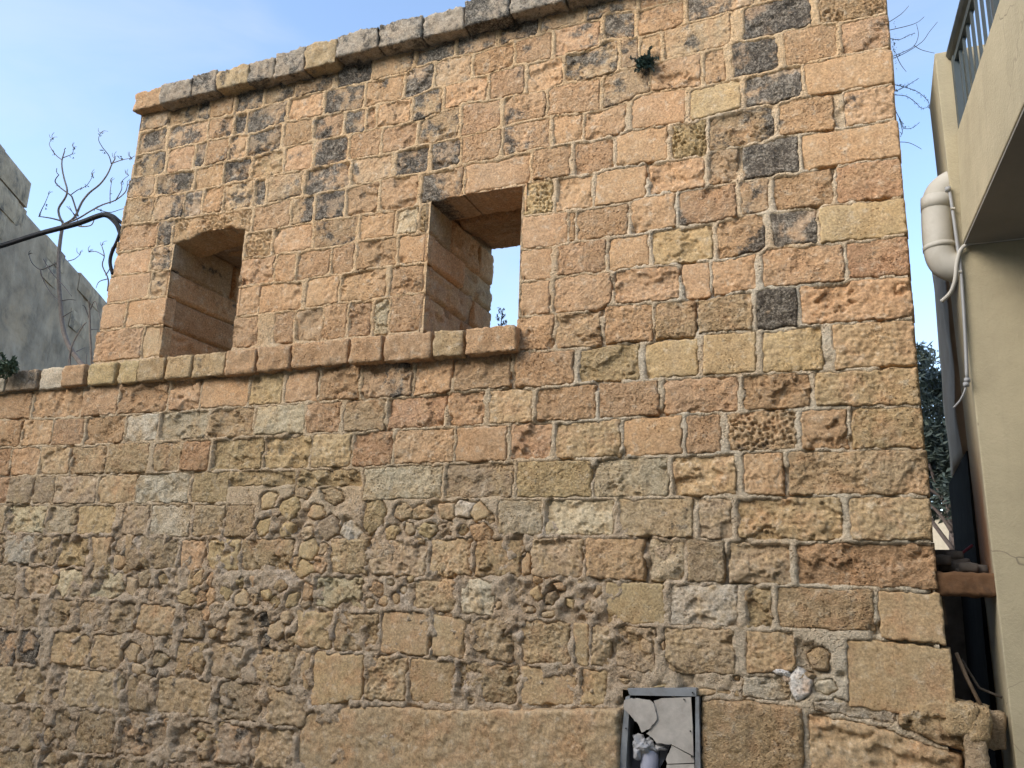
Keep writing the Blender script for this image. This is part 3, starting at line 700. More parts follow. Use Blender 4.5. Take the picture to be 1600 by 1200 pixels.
# ---- window reveals: jamb blocks, soffit slabs and sill of each opening
def reveal_block(name, parent, frame, a0, a1, c0, c1, tone, lich=0, proud=0.0, kind='N', rough=0.8):
    seed_counter[0] += 1
    n, m = max(6, int((a1 - a0) / 0.016)), max(6, int((c1 - c0) / 0.016))
    j = [rng.uniform(-.008, .008) for _ in range(4)]
    U, T = np.meshgrid(np.linspace(0, 1, n), np.linspace(0, 1, m))
    A = (a0 + j[0]) + (a1 + j[1] - a0 - j[0]) * U; C = (c0 + j[2] * U) + (c1 + j[3] * U - c0 - j[2] * U) * T
    me, cen = patch_mesh(name, A, C, outline_distance(A, C), seed_counter[0], tone, lich, kind, rough, proud + rng.uniform(-.006, .006), 0.03, frame, drop=0.035, er=0.006)
    return link(name, me, MAT['stone'], parent, cen)
for wi, (x0, x1, z0, z1) in enumerate(WIN):
    rev = MB()
    rev.box((x0 - .03, 0.03, z0 - .04), (x1 + .03, DEP, z0 + .0));
    rev = rev.build('window_reveal', MAT['mortar'], building, (0.40, 0.29, 0.18, 0.0))
    left = ((x0, 0, 0), (0, 1, 0), (0, 0, 1), (1, 0, 0)); rightf = ((x1, 0, 0), (0, 1, 0), (0, 0, 1), (-1, 0, 0))
    px0 = pix([x0, 0, 4.0])[0]
    zr = [float(P(px0, polyat(R, px0))[2]) for R in (R9, R8, R7)]
    zz = [z0 + .03] + zr + [z1 + .03]
    cuts = [[(0, .62), (.62, DEP)], [(0, .78), (.78, DEP)], [(0, .60), (.60, DEP)], [(0, .38), (.38, .86), (.86, DEP)]] if wi else \
           [[(0, .66), (.66, DEP)], [(0, .84), (.84, DEP)], [(0, .86), (.86, DEP)], [(0, .74), (.74, DEP)]]
    for r in range(4):
        for (a, b) in cuts[r]:
            reveal_block('jamb_stone', rev, left, a + (.004 if a else 0.0), b, zz[r] + .002, zz[r + 1] - .002, rng.choice('oob') if wi else rng.choice('obb'), 3 if (r > 1 and a == 0 and wi == 0) else 0)
            reveal_block('jamb_stone', rev, rightf, a + (.004 if a else 0.0), b, zz[r] + .002, zz[r + 1] - .002, 'o')
    soff = ((0, 0, z1 + .02), (1, 0, 0), (0, 1, 0.045), (0, 0, -1))
    for (a, b) in ((.12, .46), (.465, .82), (.825, DEP)):
        reveal_block('soffit_slab', rev, soff, x0 - .02, x1 + .02, a, b, 'o', 0, kind='N', rough=1.2)
    for (a, b) in ((.05, .6), (.605, DEP)):
        reveal_block('sill_slab', rev, ((0, 0, z0 + .012), (1, 0, 0), (0, 1, 0), (0, 0, 1)), x0 - .02, x1 + .02, a, b, 'o')

# ================================================================== GROUND AND TERRACE
MAT['ground'] = plain_material('street_dust', (0.17, 0.15, 0.125), 0.95, var=0.25, scale=3.0, bump=0.5, bdist=0.01, bscale=40)
g_ = MB(); g_.add([(-300, -300, 0), (300, -300, 0), (300, 300, 0), (-300, 300, 0)], [(0, 1, 2, 3)])
tag(g_.build('ground', MAT['ground']), kind='structure')
MAT['terrace'] = plain_material('terrace_earth', (0.25, 0.21, 0.16), 0.95, var=0.3, bump=0.6, bdist=0.02)
t_ = MB(); t_.box((-16, 0.34, 0.02), (-6.02, 9, 3.02))
tag(t_.build('terrace', MAT['terrace']), kind='structure')

# ================================================================== GREY PLASTERED HOUSE ON THE LEFT
MAT['plaster'] = plain_material('grey_plaster', (0.30, 0.235, 0.165), 0.95, var=0.55, scale=2.6, bump=0.7, bdist=0.02, bscale=14, stain=(0.42, 0.31, 0.20), stain_amt=0.8, stain_scale=1.3)
MAT['plaster_block'] = plain_material('weathered_block', (0.40, 0.31, 0.21), 0.95, var=0.35, scale=7.0, bump=0.6, bdist=0.012, bscale=30, stain=(0.07, 0.068, 0.062), stain_amt=0.8, stain_scale=3.0)
LD = np.array([-0.539, 0.8423, 0.0])            # direction in which the side of that house recedes
LQ = P(100, 400, 3.0); LN = np.array([LD[1], -LD[0], 0])   # its face looks right, towards the stone building
def onleft(px, py):
    r = ROT @ np.array([px - 800, -(py - 600), -F]); t = ((LQ - CAM) @ LN) / (r @ LN); return CAM + r * t
def leftcoord(px, py):
    p = onleft(px, py); return float((p - LQ) @ LD), float(p[2])
def leftpt(a, z, out=0.0):
    p = LQ + LD * a + LN * out; return (float(p[0]), float(p[1]), float(z))
lhouse = tag(empty('plastered_house', leftpt(0, 0)), 'grey patchy plastered house wall with sloping skyline behind the bare shrub', 'house')
a_far, z_top = leftcoord(165, 470)
a_step, z_step = leftcoord(44, 325)
_, z_hi = leftcoord(48, 292)
a_near = leftcoord(-160, 500)[0]
z_top = 0.5 * (z_top + leftcoord(60, 350)[1])
a_block = a_step
def slab(name, a0, a1, z0, z1, o0, o1, mat, seed, amp=0.02):
    """a wall piece with an uneven face, standing on the left house's plane"""
    n, m = max(3, int((a1 - a0) / 0.07)), max(3, int((z1 - z0) / 0.07))
    A, C = np.meshgrid(np.linspace(a0, a1, n), np.linspace(z0, z1, m))
    h = o1 + fbm(A, C, 1.6, seed, 4) * amp
    h[0, :] = h[-1, :] = h[:, 0] = h[:, -1] = o1 - amp
    f = LQ + A[..., None] * LD + h[..., None] * LN; f[..., 2] = C
    k = LQ + A[..., None] * LD + o0 * LN; k[..., 2] = C
    q = grid_quads(n, m); N = n * m
    idx = np.arange(N).reshape(m, n)
    ring = np.concatenate([idx[0, :], idx[1:, -1], idx[-1, -2::-1], idx[-2:0:-1, 0]])
    rn = np.roll(ring, -1)
    side = np.stack([ring, ring + N, rn + N, rn], -1)
    v = np.concatenate([f.reshape(-1, 3), k.reshape(-1, 3)]); c = v.mean(0)
    me = raw_mesh(name, v - c, np.concatenate([q, q[:, ::-1] + N, side]), flat=True)
    return link(name, me, mat, lhouse, Vector(c.tolist()))
slab('plaster_wall', a_near, a_far + 3.0, 0.0, z_top, -0.5, 0.0, MAT['plaster'], 3, 0.045)
bh = (z_hi - z_top) / 1.0
# upper courses of bare blocks where the plaster has gone
zrow = [z_top - 0.62, z_top - 0.31, z_top, z_hi + 0.02]
for r in range(3):
    a = a_near; k = 0
    while a < a_block - 0.05:
        L = 0.62 + 0.12 * ((k * 7 + r * 3) % 3) if not (r == 1 and k == 0) else 0.4
        e = min(a + L, a_block - (0.0 if r == 2 else 0.02 + .5 * (r == 0)))
        if e - a > 0.12:
            slab('bare_block', a + .006, e - .006, zrow[r] + .006, zrow[r + 1] - .006, -0.42, (0.045 if r == 2 else 0.02) + 0.012 * ((k + r) % 2), MAT['plaster_block'], 20 + k * 5 + r, 0.016)
        a += L; k += 1

for r in range(3):
    a = a_block + 0.05; k = 0
    while a < a_far + 2.5:
        L = rng.uniform(0.5, 0.8)
        if rng.random() < (0.85, 0.6, 0.35)[r]:
            slab('bare_block', a + .012, a + L - .012, z_top - .30 * (r + 1) + .012, z_top - .30 * r - .012 - .004 * (r == 0), -0.3, 0.02 + rng.uniform(0, .02), MAT['plaster_block'] if rng.random() < .8 else MAT['plaster'], 120 + k * 5 + r, 0.02)
        a += L; k += 1
# ================================================================== BARE SHRUB, CABLE, TUFTS
MAT['bark'] = plain_material('grey_bark', (0.20, 0.165, 0.135), 0.9, var=0.3, scale=40, bump=0.5, bdist=0.004, bscale=120)
MAT['twig'] = plain_material('dry_twig', (0.13, 0.10, 0.085), 0.9, var=0.3, scale=40, bump=0)
MAT['dead_leaf'] = plain_material('dead_leaf', (0.035, 0.028, 0.022), 0.9, var=0.3, bump=0)
shrub = tag(empty('bare_shrub', V(132, 585, 0.9)), 'leafless grey shrub with curved trunk rising behind the wall coping', 'shrub')
YS = 0.9; SP = float(np.linalg.norm(P(101, 450, YS) - P(100, 450, YS)))
def stems(name, lines, mat, parent, y, r0, r1, wob=0.0, seg=4, n=6, sp=SP):
    mb = MB()
    for k, ln in enumerate(lines):
        rr0, rr1 = (r0, r1) if not isinstance(ln[0], (int, float)) else (ln[0], ln[1])
        pts = ln if not isinstance(ln[0], (int, float)) else ln[2]
        dy = rng.uniform(-wob, wob)
        pp = [V(p[0], p[1], y + dy * i / max(1, len(pts) - 1)) for i, p in enumerate(pts)]
        pp = arc_path(pp, seg); m = len(pp)
        mb.tube(pp, [0.68 * sp * (rr0 + (rr1 - rr0) * i / (m - 1)) for i in range(m)], n)
    return mb.build(name, mat, parent, flat=False)
stems('trunk', [(4.2, 2.6, [(137, 590), (133, 577), (122, 562), (108, 541), (99, 515), (95, 480), (92, 440), (92, 400), (95, 370), (99, 349)])], MAT['bark'], shrub, YS, 4, 3, n=9)
for ln in [(2.0, .9, [(99, 350), (93, 338), (92, 325), (102, 309), (105, 297), (100, 278), (97, 262), (97, 250), (101, 236)]),
           (2.2, .9, [(99, 351), (116, 340), (128, 316), (140, 301), (156, 288), (168, 272), (175, 256), (180, 248)]),
           (1.7, .8, [(99, 350), (121, 342), (141, 330), (160, 320), (180, 313), (195, 301), (199, 290)]),
           (1.5, .7, [(99, 346), (80, 341), (60, 338)]),
           (1.4, .8, [(122, 338), (114, 312), (110, 305), (94, 293), (86, 283), (92, 273)]),
           (1.3, .7, [(120, 352), (128, 354), (142, 352), (147, 344)]),
           (1.2, .6, [(94, 408), (76, 417), (63, 421), (51, 412), (45, 398)]),
           (1.8, 1.2, [(144, 585), (143, 560), (141, 520), (140, 482), (139, 470)]),
           (1.3, .8, [(110, 585), (111, 545), (128, 512), (135, 504)]),
           (1.2, .6, [(168, 455), (169, 436), (160, 415), (163, 400), (159, 384)])]:
    stems('branch', [ln], MAT['bark'], shrub, YS, 2, 1, 0.25)
for ln in [[(97, 250), (88, 243), (80, 232), (77, 224), (82, 217)], [(97, 247), (105, 244), (113, 240), (115, 231)],
           [(174, 256), (170, 243), (160, 230), (154, 218), (157, 208)], [(176, 255), (190, 250), (206, 247)],
           [(110, 305), (121, 297), (135, 290), (145, 275)], [(180, 314), (190, 296), (190, 284), (201, 274)], [(172, 318), (172, 300), (174, 286)],
           [(61, 338), (65, 328), (70, 318), (76, 304)], [(63, 421), (68, 438), (80, 458), (92, 469)], [(97, 470), (108, 468), (119, 469)], [(97, 496), (113, 486)],
           [(141, 484), (149, 471), (157, 498)], [(140, 500), (133, 480), (129, 477)], [(142, 515), (155, 514)], [(111, 545), (108, 560), (105, 580)], [(135, 582), (135, 552)],
           [(120, 340), (112, 330), (104, 322)], [(128, 354), (118, 340), (108, 322)], [(150, 326), (170, 332), (186, 328), (199, 324)], [(160, 320), (150, 324), (147, 330)],
           [(165, 430), (172, 418), (170, 405), (176, 395)], [(168, 436), (155, 440), (150, 450)], [(163, 400), (150, 393), (139, 394)], [(106, 408), (116, 405), (125, 398)],
           [(68, 405), (80, 425), (100, 447), (112, 463)], [(120, 549), (133, 543)]]:
    stems('twig', [ln], MAT['twig'], shrub, YS, 0.9, 0.4, 0.3, n=5)
tips = [(82, 217), (115, 231), (157, 208), (206, 247), (145, 275), (201, 274), (174, 286), (76, 304), (101, 236), (180, 248), (199, 290), (92, 273), (45, 398), (159, 384), (125, 398), (139, 394), (176, 395)]
for (x, y) in tips:
    for _ in range(3):
        a_ = rng.uniform(-2.6, -0.5); L_ = rng.uniform(5, 13); x1_, y1_ = x + math.cos(a_) * L_ * .5, y + math.sin(a_) * L_ * .5
        stems('twig', [[(x, y), (x1_, y1_), (x1_ + math.cos(a_ + .8) * L_ * .5, y1_ + math.sin(a_ + .8) * L_ * .5)]], MAT['twig'], shrub, YS, 0.55, 0.3, 0.05, n=4, seg=3)
def leaf_cloud(mb, c, R, n, size, squash=(1, 1, 1), rnd=None):
    rnd = rnd or rng
    for _ in range(n):
        while True:
            d = Vector((rnd.uniform(-1, 1), rnd.uniform(-1, 1), rnd.uniform(-1, 1)))
            if d.length < 1: break
        p = Vector(c) + Vector((d.x * R * squash[0], d.y * R * squash[1], d.z * R * squash[2]))
        u = Vector((rnd.gauss(0, 1), rnd.gauss(0, 1), rnd.gauss(0, 1))).normalized(); w = u.orthogonal().normalized()
        s = size * rnd.uniform(.6, 1.3)
        mb.add([p - u * s, p + w * s * .35, p + u * s, p - w * s * .35], [(0, 1, 2, 3)])
lf = MB()
for (x, y) in [(114, 240), (112, 247), (115, 233), (81, 236), (83, 240), (162, 240), (160, 234), (190, 248), (187, 246), (204, 249), (70, 327), (63, 333), (61, 336), (72, 322), (190, 285), (91, 291), (128, 294), (135, 291), (173, 300), (158, 330), (82, 218), (157, 209), (145, 276), (215, 322)]:
    leaf_cloud(lf, V(x, y, YS), 0.022, 5, 0.014)
tag(lf.build('dead_leaves', MAT['dead_leaf'], shrub), kind='stuff')

MAT['cable'] = plain_material('black_cable', (0.008, 0.009, 0.011), 0.9, var=0.2, bump=0)
ck = [(-60, 398), (0, 383), (60, 364), (120, 348), (150, 337), (163, 334), (176, 337), (186, 345), (194, 352)]
mbs = tag(empty('power_cable', V(0, 383, 0.4)), 'thick black cable bundle slung across to the stone corner', 'cable')
for k, (dx, dy, tail) in enumerate([(0, 0, []), (0, 3.2, [(172, 341), (182, 352), (187, 364), (192, 370)]), (0, 1.5, [(176, 340), (184, 350), (188, 360), (183, 377), (175, 394), (172, 410), (176, 428)])]):
    pts = [(x + dx, y + dy) for x, y in ck[:6]] + (tail or ck[6:])
    pp = arc_path([V(x, y, 0.40 - 0.02 * k) for x, y in pts], 6)
    m = MB(); m.tube(pp, 0.016, 8); m.build('strand', MAT['cable'], mbs, flat=False)

MAT['leaf'] = plain_material('caper_leaf', (0.030, 0.060, 0.042), 0.6, var=0.4, scale=60, bump=0)
MAT['grass'] = plain_material('tuft_leaf', (0.055, 0.085, 0.04), 0.7, var=0.4, scale=40, bump=0)
def tuft(name, label, px, py, y, R, n, size, mat, trail=0, spread=(1, .6, .8), up=0.0):
    c = V(px, py, y); o = tag(empty(name, c), label, 'plant')
    st = MB(); lv = MB(); rr = random.Random(int(px))
    for k in range(trail):
        d = Vector((rr.uniform(-1, 1) * spread[0], -rr.uniform(.15, 1) * spread[1], rr.uniform(-.9, 1) * spread[2] + up)).normalized() * R * rr.uniform(.7, 1.45)
        pp = arc_path([c, c + d * .5 + Vector((0, 0, .012)), c + d], 4); st.tube(pp, [0.003] * (len(pp) - 1) + [0.001], 5)
        for q in pp[2:]: leaf_cloud(lv, q, R * .12, 5, size, rnd=rr)
    leaf_cloud(lv, c + Vector((0, -R * .3, 0)), R * .62, n, size, (1.15, .6, .8), rr)
    st.build('stem', MAT['twig'], o, flat=False)
    tag(lv.build('leaves', mat, o), kind='stuff')
    return o
tuft('wall_plant', 'dark green bushy plant sprouting from a joint high in the wall', 1009, 100, -0.02, 0.085, 420, 0.015, MAT['leaf'], 16)
tuft('wall_plant', 'dark green weed tuft growing on the coping at the left edge', 16, 580, -0.10, 0.15, 260, 0.02, MAT['grass'], 26, (1.2, .7, .6), .2)
wp = tag(empty('window_weed', V(783, 560, 1.05)), 'slender dark weed standing in the right window opening against the sky', 'plant')
stems('stem', [(1.0, .5, [(780, 585), (782, 540), (783, 505), (786, 484)])], MAT['twig'], wp, 1.08, 1, .5)
lf = MB()
for k in range(46):
    y = rng.uniform(482, 520); w = 9 * (1 - abs(y - 505) / 45)
    leaf_cloud(lf, V(783 + rng.uniform(-w, w), y, 1.08), 0.012, 3, 0.014)
tag(lf.build('leaves', MAT['dead_leaf'], wp), kind='stuff')

vine = tag(empty('dry_vine', V(1400, 90, 1.2)), 'dry dark creeper hanging out past the right corner of the stone building', 'plant')
YV = 0.7
vst = [[(1385, 92), (1410, 82), (1428, 72), (1435, 55), (1432, 38)], [(1385, 95), (1412, 84), (1440, 66), (1452, 50), (1465, 34)], [(1390, 47), (1420, 40), (1435, 34), (1444, 26)], [(1385, 37), (1408, 22), (1420, 9)],
       [(1428, 71), (1440, 78), (1460, 83)], [(1388, 145), (1405, 140), (1420, 132), (1436, 122)], [(1388, 130), (1420, 138), (1436, 145), (1450, 158), (1452, 168)], [(1388, 148), (1415, 150), (1430, 160), (1440, 169), (1452, 167)],
       [(1395, 165), (1408, 190), (1412, 200), (1425, 200), (1437, 191)], [(1405, 185), (1410, 205), (1407, 213)], [(1395, 222), (1420, 223), (1440, 233)], [(1390, 60), (1405, 62), (1420, 55), (1430, 52)], [(1400, 85), (1407, 100), (1416, 112)]]
for ln in vst: stems('stem', [ln], MAT['twig'], vine, YV, 0.9, 0.5, 0.15, n=5, sp=0.0044)
lf = MB()
for ln, dn in [(vst[0][:2], 26), (vst[5], 40), (vst[6], 40), (vst[7], 40), (vst[8], 26), (vst[9], 10), (vst[11], 22), ([(1395, 62), (1398, 84)], 40), ([(1390, 130), (1418, 136)], 40), ([(1398, 30), (1400, 110)], 30)]:
    for _ in range(dn):
        t = rng.random() * (len(ln) - 1); i = int(t); f = t - i
        x = ln[i][0] + (ln[i + 1][0] - ln[i][0]) * f; y = ln[i][1] + (ln[i + 1][1] - ln[i][1]) * f
        leaf_cloud(lf, V(x + rng.uniform(-2, 2), y + rng.uniform(-2, 2), YV), 0.006, 1, 0.008)
tag(lf.build('leaves', MAT['dead_leaf'], vine), kind='stuff')

# ================================================================== CREAM HOUSE ON THE RIGHT
def cream_material():
    m, nt, b = nodes_of('cream_render'); g = G(nt)
    geo = g.n('ShaderNodeNewGeometry'); pos = geo.outputs['Position']
    n1 = g.noise(pos, 2.2, 6, 0.66); v = g.remap(n1, 0.3, 0.7, 0.82, 1.10, 'LINEAR')
    comb = g.n('ShaderNodeCombineColor'); [g.put(comb, k, v) for k in range(3)]
    c = g.mix(1.0, (0.45, 0.385, 0.25, 1), comb.outputs[0], 'MULTIPLY')
    sep = g.n('ShaderNodeSeparateXYZ'); g.put(sep, 0, pos)
    # rust that has run down the alley side above the iron beam
    rz = g.math('MULTIPLY', g.remap(sep.outputs[2], 1.60, 1.75), g.remap(sep.outputs[2], 2.75, 2.05))
    ry = g.remap(g.math('ADD', sep.outputs[1], g.math('MULTIPLY', g.noise(pos, 7.0, 4, 0.6), 0.25)), 0.08, 0.30)
    ry = g.math('MULTIPLY', ry, g.remap(sep.outputs[1], 0.008, 0.03))
    c = g.mix(g.math('MULTIPLY', g.math('MULTIPLY', rz, ry), 0.9), c, (0.17, 0.065, 0.02, 1))
    mpv = g.n('ShaderNodeMapping'); g.put(mpv, 'Vector', pos); mpv.inputs['Scale'].default_value = (9.0, 9.0, 0.7)
    drip = g.math('MULTIPLY', g.remap(g.noise(mpv.outputs[0], 1.0, 5, 0.62), 0.52, 0.74), 0.30)
    c = g.mix(drip, c, (0.26, 0.22, 0.16, 1))
    crk = g.n('ShaderNodeTexVoronoi', feature='DISTANCE_TO_EDGE'); g.put(crk, 'Scale', 1.9)
    wv = g.n('ShaderNodeMix', data_type='VECTOR'); g.put(wv, 0, 0.16); g.put(wv, 4, pos); nv_ = g.n('ShaderNodeTexNoise'); g.put(nv_, 'Vector', pos); g.put(nv_, 'Scale', 5.0); g.put(wv, 5, nv_.outputs['Color'])
    g.put(crk, 'Vector', wv.outputs[1])
    cl = g.math('MULTIPLY', g.remap(crk.outputs['Distance'], 0.006, 0.0015), g.remap(g.noise(pos, 1.1, 2, 0.5), 0.52, 0.6))
    c = g.mix(g.math('MULTIPLY', cl, 0.6), c, (0.14, 0.12, 0.09, 1))
    g.put(b, 'Base Color', c); g.put(b, 'Roughness', 0.9); b.inputs['Specular IOR Level'].default_value = 0.2
    h = g.math('ADD', g.noise(pos, 55.0, 3, 0.55), g.math('MULTIPLY', g.noise(pos, 160.0, 2, 0.5), 0.4))
    g.put(b, 'Normal', g.bump(h, 0.5, 0.006))
    return m
MAT['cream'] = cream_material()
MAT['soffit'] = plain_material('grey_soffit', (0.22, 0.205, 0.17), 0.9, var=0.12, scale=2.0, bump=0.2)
MAT['matt_black'] = plain_material('matt_black_finish', (0.010, 0.009, 0.008), 1.0, var=0.3, bump=0.3)  # flat black: alley shade put into the side wall's colour, also dark fittings
MAT['matt_black'].node_tree.nodes['Principled BSDF'].inputs['Specular IOR Level'].default_value = 0.02
MAT['tan'] = plain_material('tan_render', (0.30, 0.21, 0.13), 0.9, var=0.12, bump=0.3)
MAT['rail'] = plain_material('grey_green_paint', (0.055, 0.072, 0.075), 0.45, var=0.12, bump=0.1)
MAT['pvc'] = plain_material('grey_white_pvc', (0.47, 0.44, 0.37), 0.75, var=0.07, scale=5.0, bump=0.05, stain=(0.33, 0.29, 0.22), stain_amt=0.35)
MAT['conduit'] = plain_material('grey_conduit', (0.30, 0.30, 0.29), 0.5, var=0.08, bump=0)
house = tag(empty('rendered_house', (1.5, 0.5, 0)), 'cream rendered house at the right edge with an overhanging balcony', 'house')
ZP = 4.79; XT, XB = 0.492, 0.556
m = MB()
m.hexa([(XB, 0, 0), (6, 0, 0), (6, .60, 0), (XB, .60, 0), (XT, 0, ZP), (6, 0, ZP), (6, .60, ZP), (XT, .60, ZP)])
m.build('front_wall', MAT['cream'], house, bevel=0.005)
m = MB(); m.box((0.64, .602, 0), (6, 1.76, ZP - .3)); m.build('rear_wall', MAT['cream'], house)
m = MB(); m.box((1.3, 1.762, 0), (6, 7, ZP - .5)); m.build('rear_wall', MAT['cream'], house)
n_, m_ = 14, 30
A, C = np.meshgrid(np.linspace(.73, 1.75, n_), np.linspace(2.52, 4.25, m_))
X = 0.505 + fbm(A, C, 1.7, 5, 2) * 0.03 - 0.0 * A
f = np.stack([X, A + 0.05 * fbm(A * 0 + 3.1, C, 1.5, 9, 2) * (A > 1.6), C], -1).reshape(-1, 3); k_ = f.copy(); k_[:, 0] = 0.638
q = grid_quads(n_, m_); N = len(f); idx = np.arange(N).reshape(m_, n_)
ring = np.concatenate([idx[0, :], idx[1:, -1], idx[-1, -2::-1], idx[-2:0:-1, 0]]); rn = np.roll(ring, -1)
vv = np.concatenate([f, k_]); c0 = vv.mean(0)
link('side_wall', raw_mesh('side_wall', vv - c0, np.concatenate([q[:, ::-1], q + N, np.stack([ring, rn, rn + N, ring + N], -1)])), MAT['tan'], house, Vector(c0.tolist()))
m = MB(); m.box((0.515, .604, 0), (0.638, 2.1, 2.515)); m.build('shade_black_wall', MAT['matt_black'], house)  # deep shade of the alley painted as a black lower rear wall

# balcony: upstand, slab and railing, swung out over the street
BD = np.array([0.077, -0.997]); BLEN = 2.6
def bal(s, off, z):                             # s metres out along the balcony's left edge, off metres to the right of it
    return (0.536 + BD[0] * s + off, 0.0 + BD[1] * s - 0.004, z)
ZS, ZF = 3.572, 4.258
m = MB(); m.hexa([bal(0, 0, ZS), bal(BLEN, 0, ZS), bal(BLEN, .16, ZS), bal(0, .16, ZS), bal(0, .03, ZF), bal(BLEN, .03, ZF), bal(BLEN, .16, ZF), bal(0, .16, ZF)])
m.build('balcony_upstand', MAT['cream'], house, bevel=0.008)
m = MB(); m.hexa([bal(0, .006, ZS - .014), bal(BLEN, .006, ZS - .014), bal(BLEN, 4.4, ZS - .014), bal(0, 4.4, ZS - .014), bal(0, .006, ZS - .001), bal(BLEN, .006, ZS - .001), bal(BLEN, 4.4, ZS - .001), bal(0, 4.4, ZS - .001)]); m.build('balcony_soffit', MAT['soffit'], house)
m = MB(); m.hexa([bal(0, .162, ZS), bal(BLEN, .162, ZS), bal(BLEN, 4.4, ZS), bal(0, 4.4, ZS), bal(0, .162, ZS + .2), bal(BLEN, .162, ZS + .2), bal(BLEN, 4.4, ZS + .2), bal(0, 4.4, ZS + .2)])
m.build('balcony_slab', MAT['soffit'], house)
m = MB(); m.hexa([bal(BLEN - .16, .164, ZS + .202), bal(BLEN, .164, ZS + .202), bal(BLEN, 4.4, ZS + .202), bal(BLEN - .16, 4.4, ZS + .202), bal(BLEN - .16, .164, ZF), bal(BLEN, .164, ZF), bal(BLEN, 4.4, ZF), bal(BLEN - .16, 4.4, ZF)])
m.build('balcony_upstand', MAT['cream'], house)
railing = tag(empty('balcony_railing', bal(0.5, .08, ZF)), 'dark grey-green metal bar railing on the balcony at top right', 'railing')
ZR = ZF + 0.50
m = MB(); m.tube([bal(.0, .055, ZR), bal(BLEN, .055, ZR)], .043, 10); m.build('handrail', MAT['rail'], railing, flat=False)
m = MB(); m.hexa([bal(.0, .04, ZR - .09), bal(BLEN, .04, ZR - .09), bal(BLEN, .07, ZR - .09), bal(0, .07, ZR - .09), bal(.0, .04, ZR - .05), bal(BLEN, .04, ZR - .05), bal(BLEN, .07, ZR - .05), bal(0, .07, ZR - .05)]); m.build('top_bar', MAT['rail'], railing)
def flat_bar(name, s, w, t=.02):
    m = MB(); c = [bal(s - w / 2, .055 - t / 2, ZF + .001), bal(s + w / 2, .055 - t / 2, ZF + .001), bal(s + w / 2, .055 + t / 2, ZF + .001), bal(s - w / 2, .055 + t / 2, ZF + .001)]
    m.hexa(c + [(x, y, ZR - .051) for x, y, z in c]); m.build(name, MAT['rail'], railing)
for s in (.05, 1.02, 1.95): flat_bar('post', s, .05, .045)
s = 0.17
while s < BLEN - .1:
    if min(abs(s - q) for q in (1.02, 1.95)) > .07: flat_bar('baluster', s, .022, .013)
    s += 0.115

pipe = tag(empty('drain_pipe', V(1487, 360, .12)), 'thick grey-white bowed plastic drain pipe on the cream house corner', 'pipe')
YD = 0.10
pc = arc_path([V(1512, 283, YD), V(1490, 287, YD), V(1470, 302, YD), V(1464, 328, YD), V(1467, 385, YD), V(1475, 409, YD), V(1492, 418, YD), V(1514, 416, YD)], 9)
m = MB(); m.tube(pc, .083, 20); m.build('pipe', MAT['pvc'], pipe, flat=False)
for (x, y, x2, y2) in ((1464, 310, 1464.6, 329), (1467.5, 384, 1468.5, 391)):
    m = MB(); m.tube([V(x, y, YD), V(x2, y2, YD)], .0875, 20); m.build('collar', MAT['pvc'], pipe, flat=False)
cond = tag(empty('conduit', V(1500, 430, -.02)), 'thin grey conduit running down the corner of the cream house', 'conduit')
m = MB(); m.tube(arc_path([V(1482, 292, -.015), V(1485, 305, -.018), V(1493, 360, -.02), V(1502, 430, -.02), V(1508, 520, -.02), V(1511, 592, -.02)], 5), .0095, 8); m.build('tube', MAT['conduit'], cond, flat=False)
for (x, y) in ((1481, 296), (1511, 594), (1509.5, 601)):
    m = MB(); m.tube([V(x, y - 3, -.02), V(x + .4, y + 3, -.02)], .016, 10); m.build('gland', MAT['conduit'], cond, flat=False)
for (x, y) in ((1489, 326), (1499.5, 425)):
    m = MB(); m.tube([V(x - 3.5, y, -.03), V(x + 3.5, y - .6, -.03)], .007, 6); m.build('clip', MAT['pvc'], cond)
m = MB(); m.tube(arc_path([V(1509, 603, -.02), V(1507, 612, -.02), V(1500, 626, 0.0), V(1490, 637, .03)], 6), .0055, 7); m.build('lead', MAT['conduit'], cond, flat=False)
cab = tag(empty('white_cable', V(1510, 381, -.02)), 'pale cable under the balcony curling down at the house corner', 'cable')
m = MB(); m.tube(arc_path([V(1720, 355, -.02), V(1600, 370.5, -.02), V(1540, 377, -.02), V(1514, 381, -.025), V(1501, 391, -.03), V(1495, 412, -.03), V(1492, 438, -.03), V(1485, 457, -.01), V(1471, 471, .02)], 8), .011, 9); m.build('cable', MAT['pvc'], cab, flat=False)

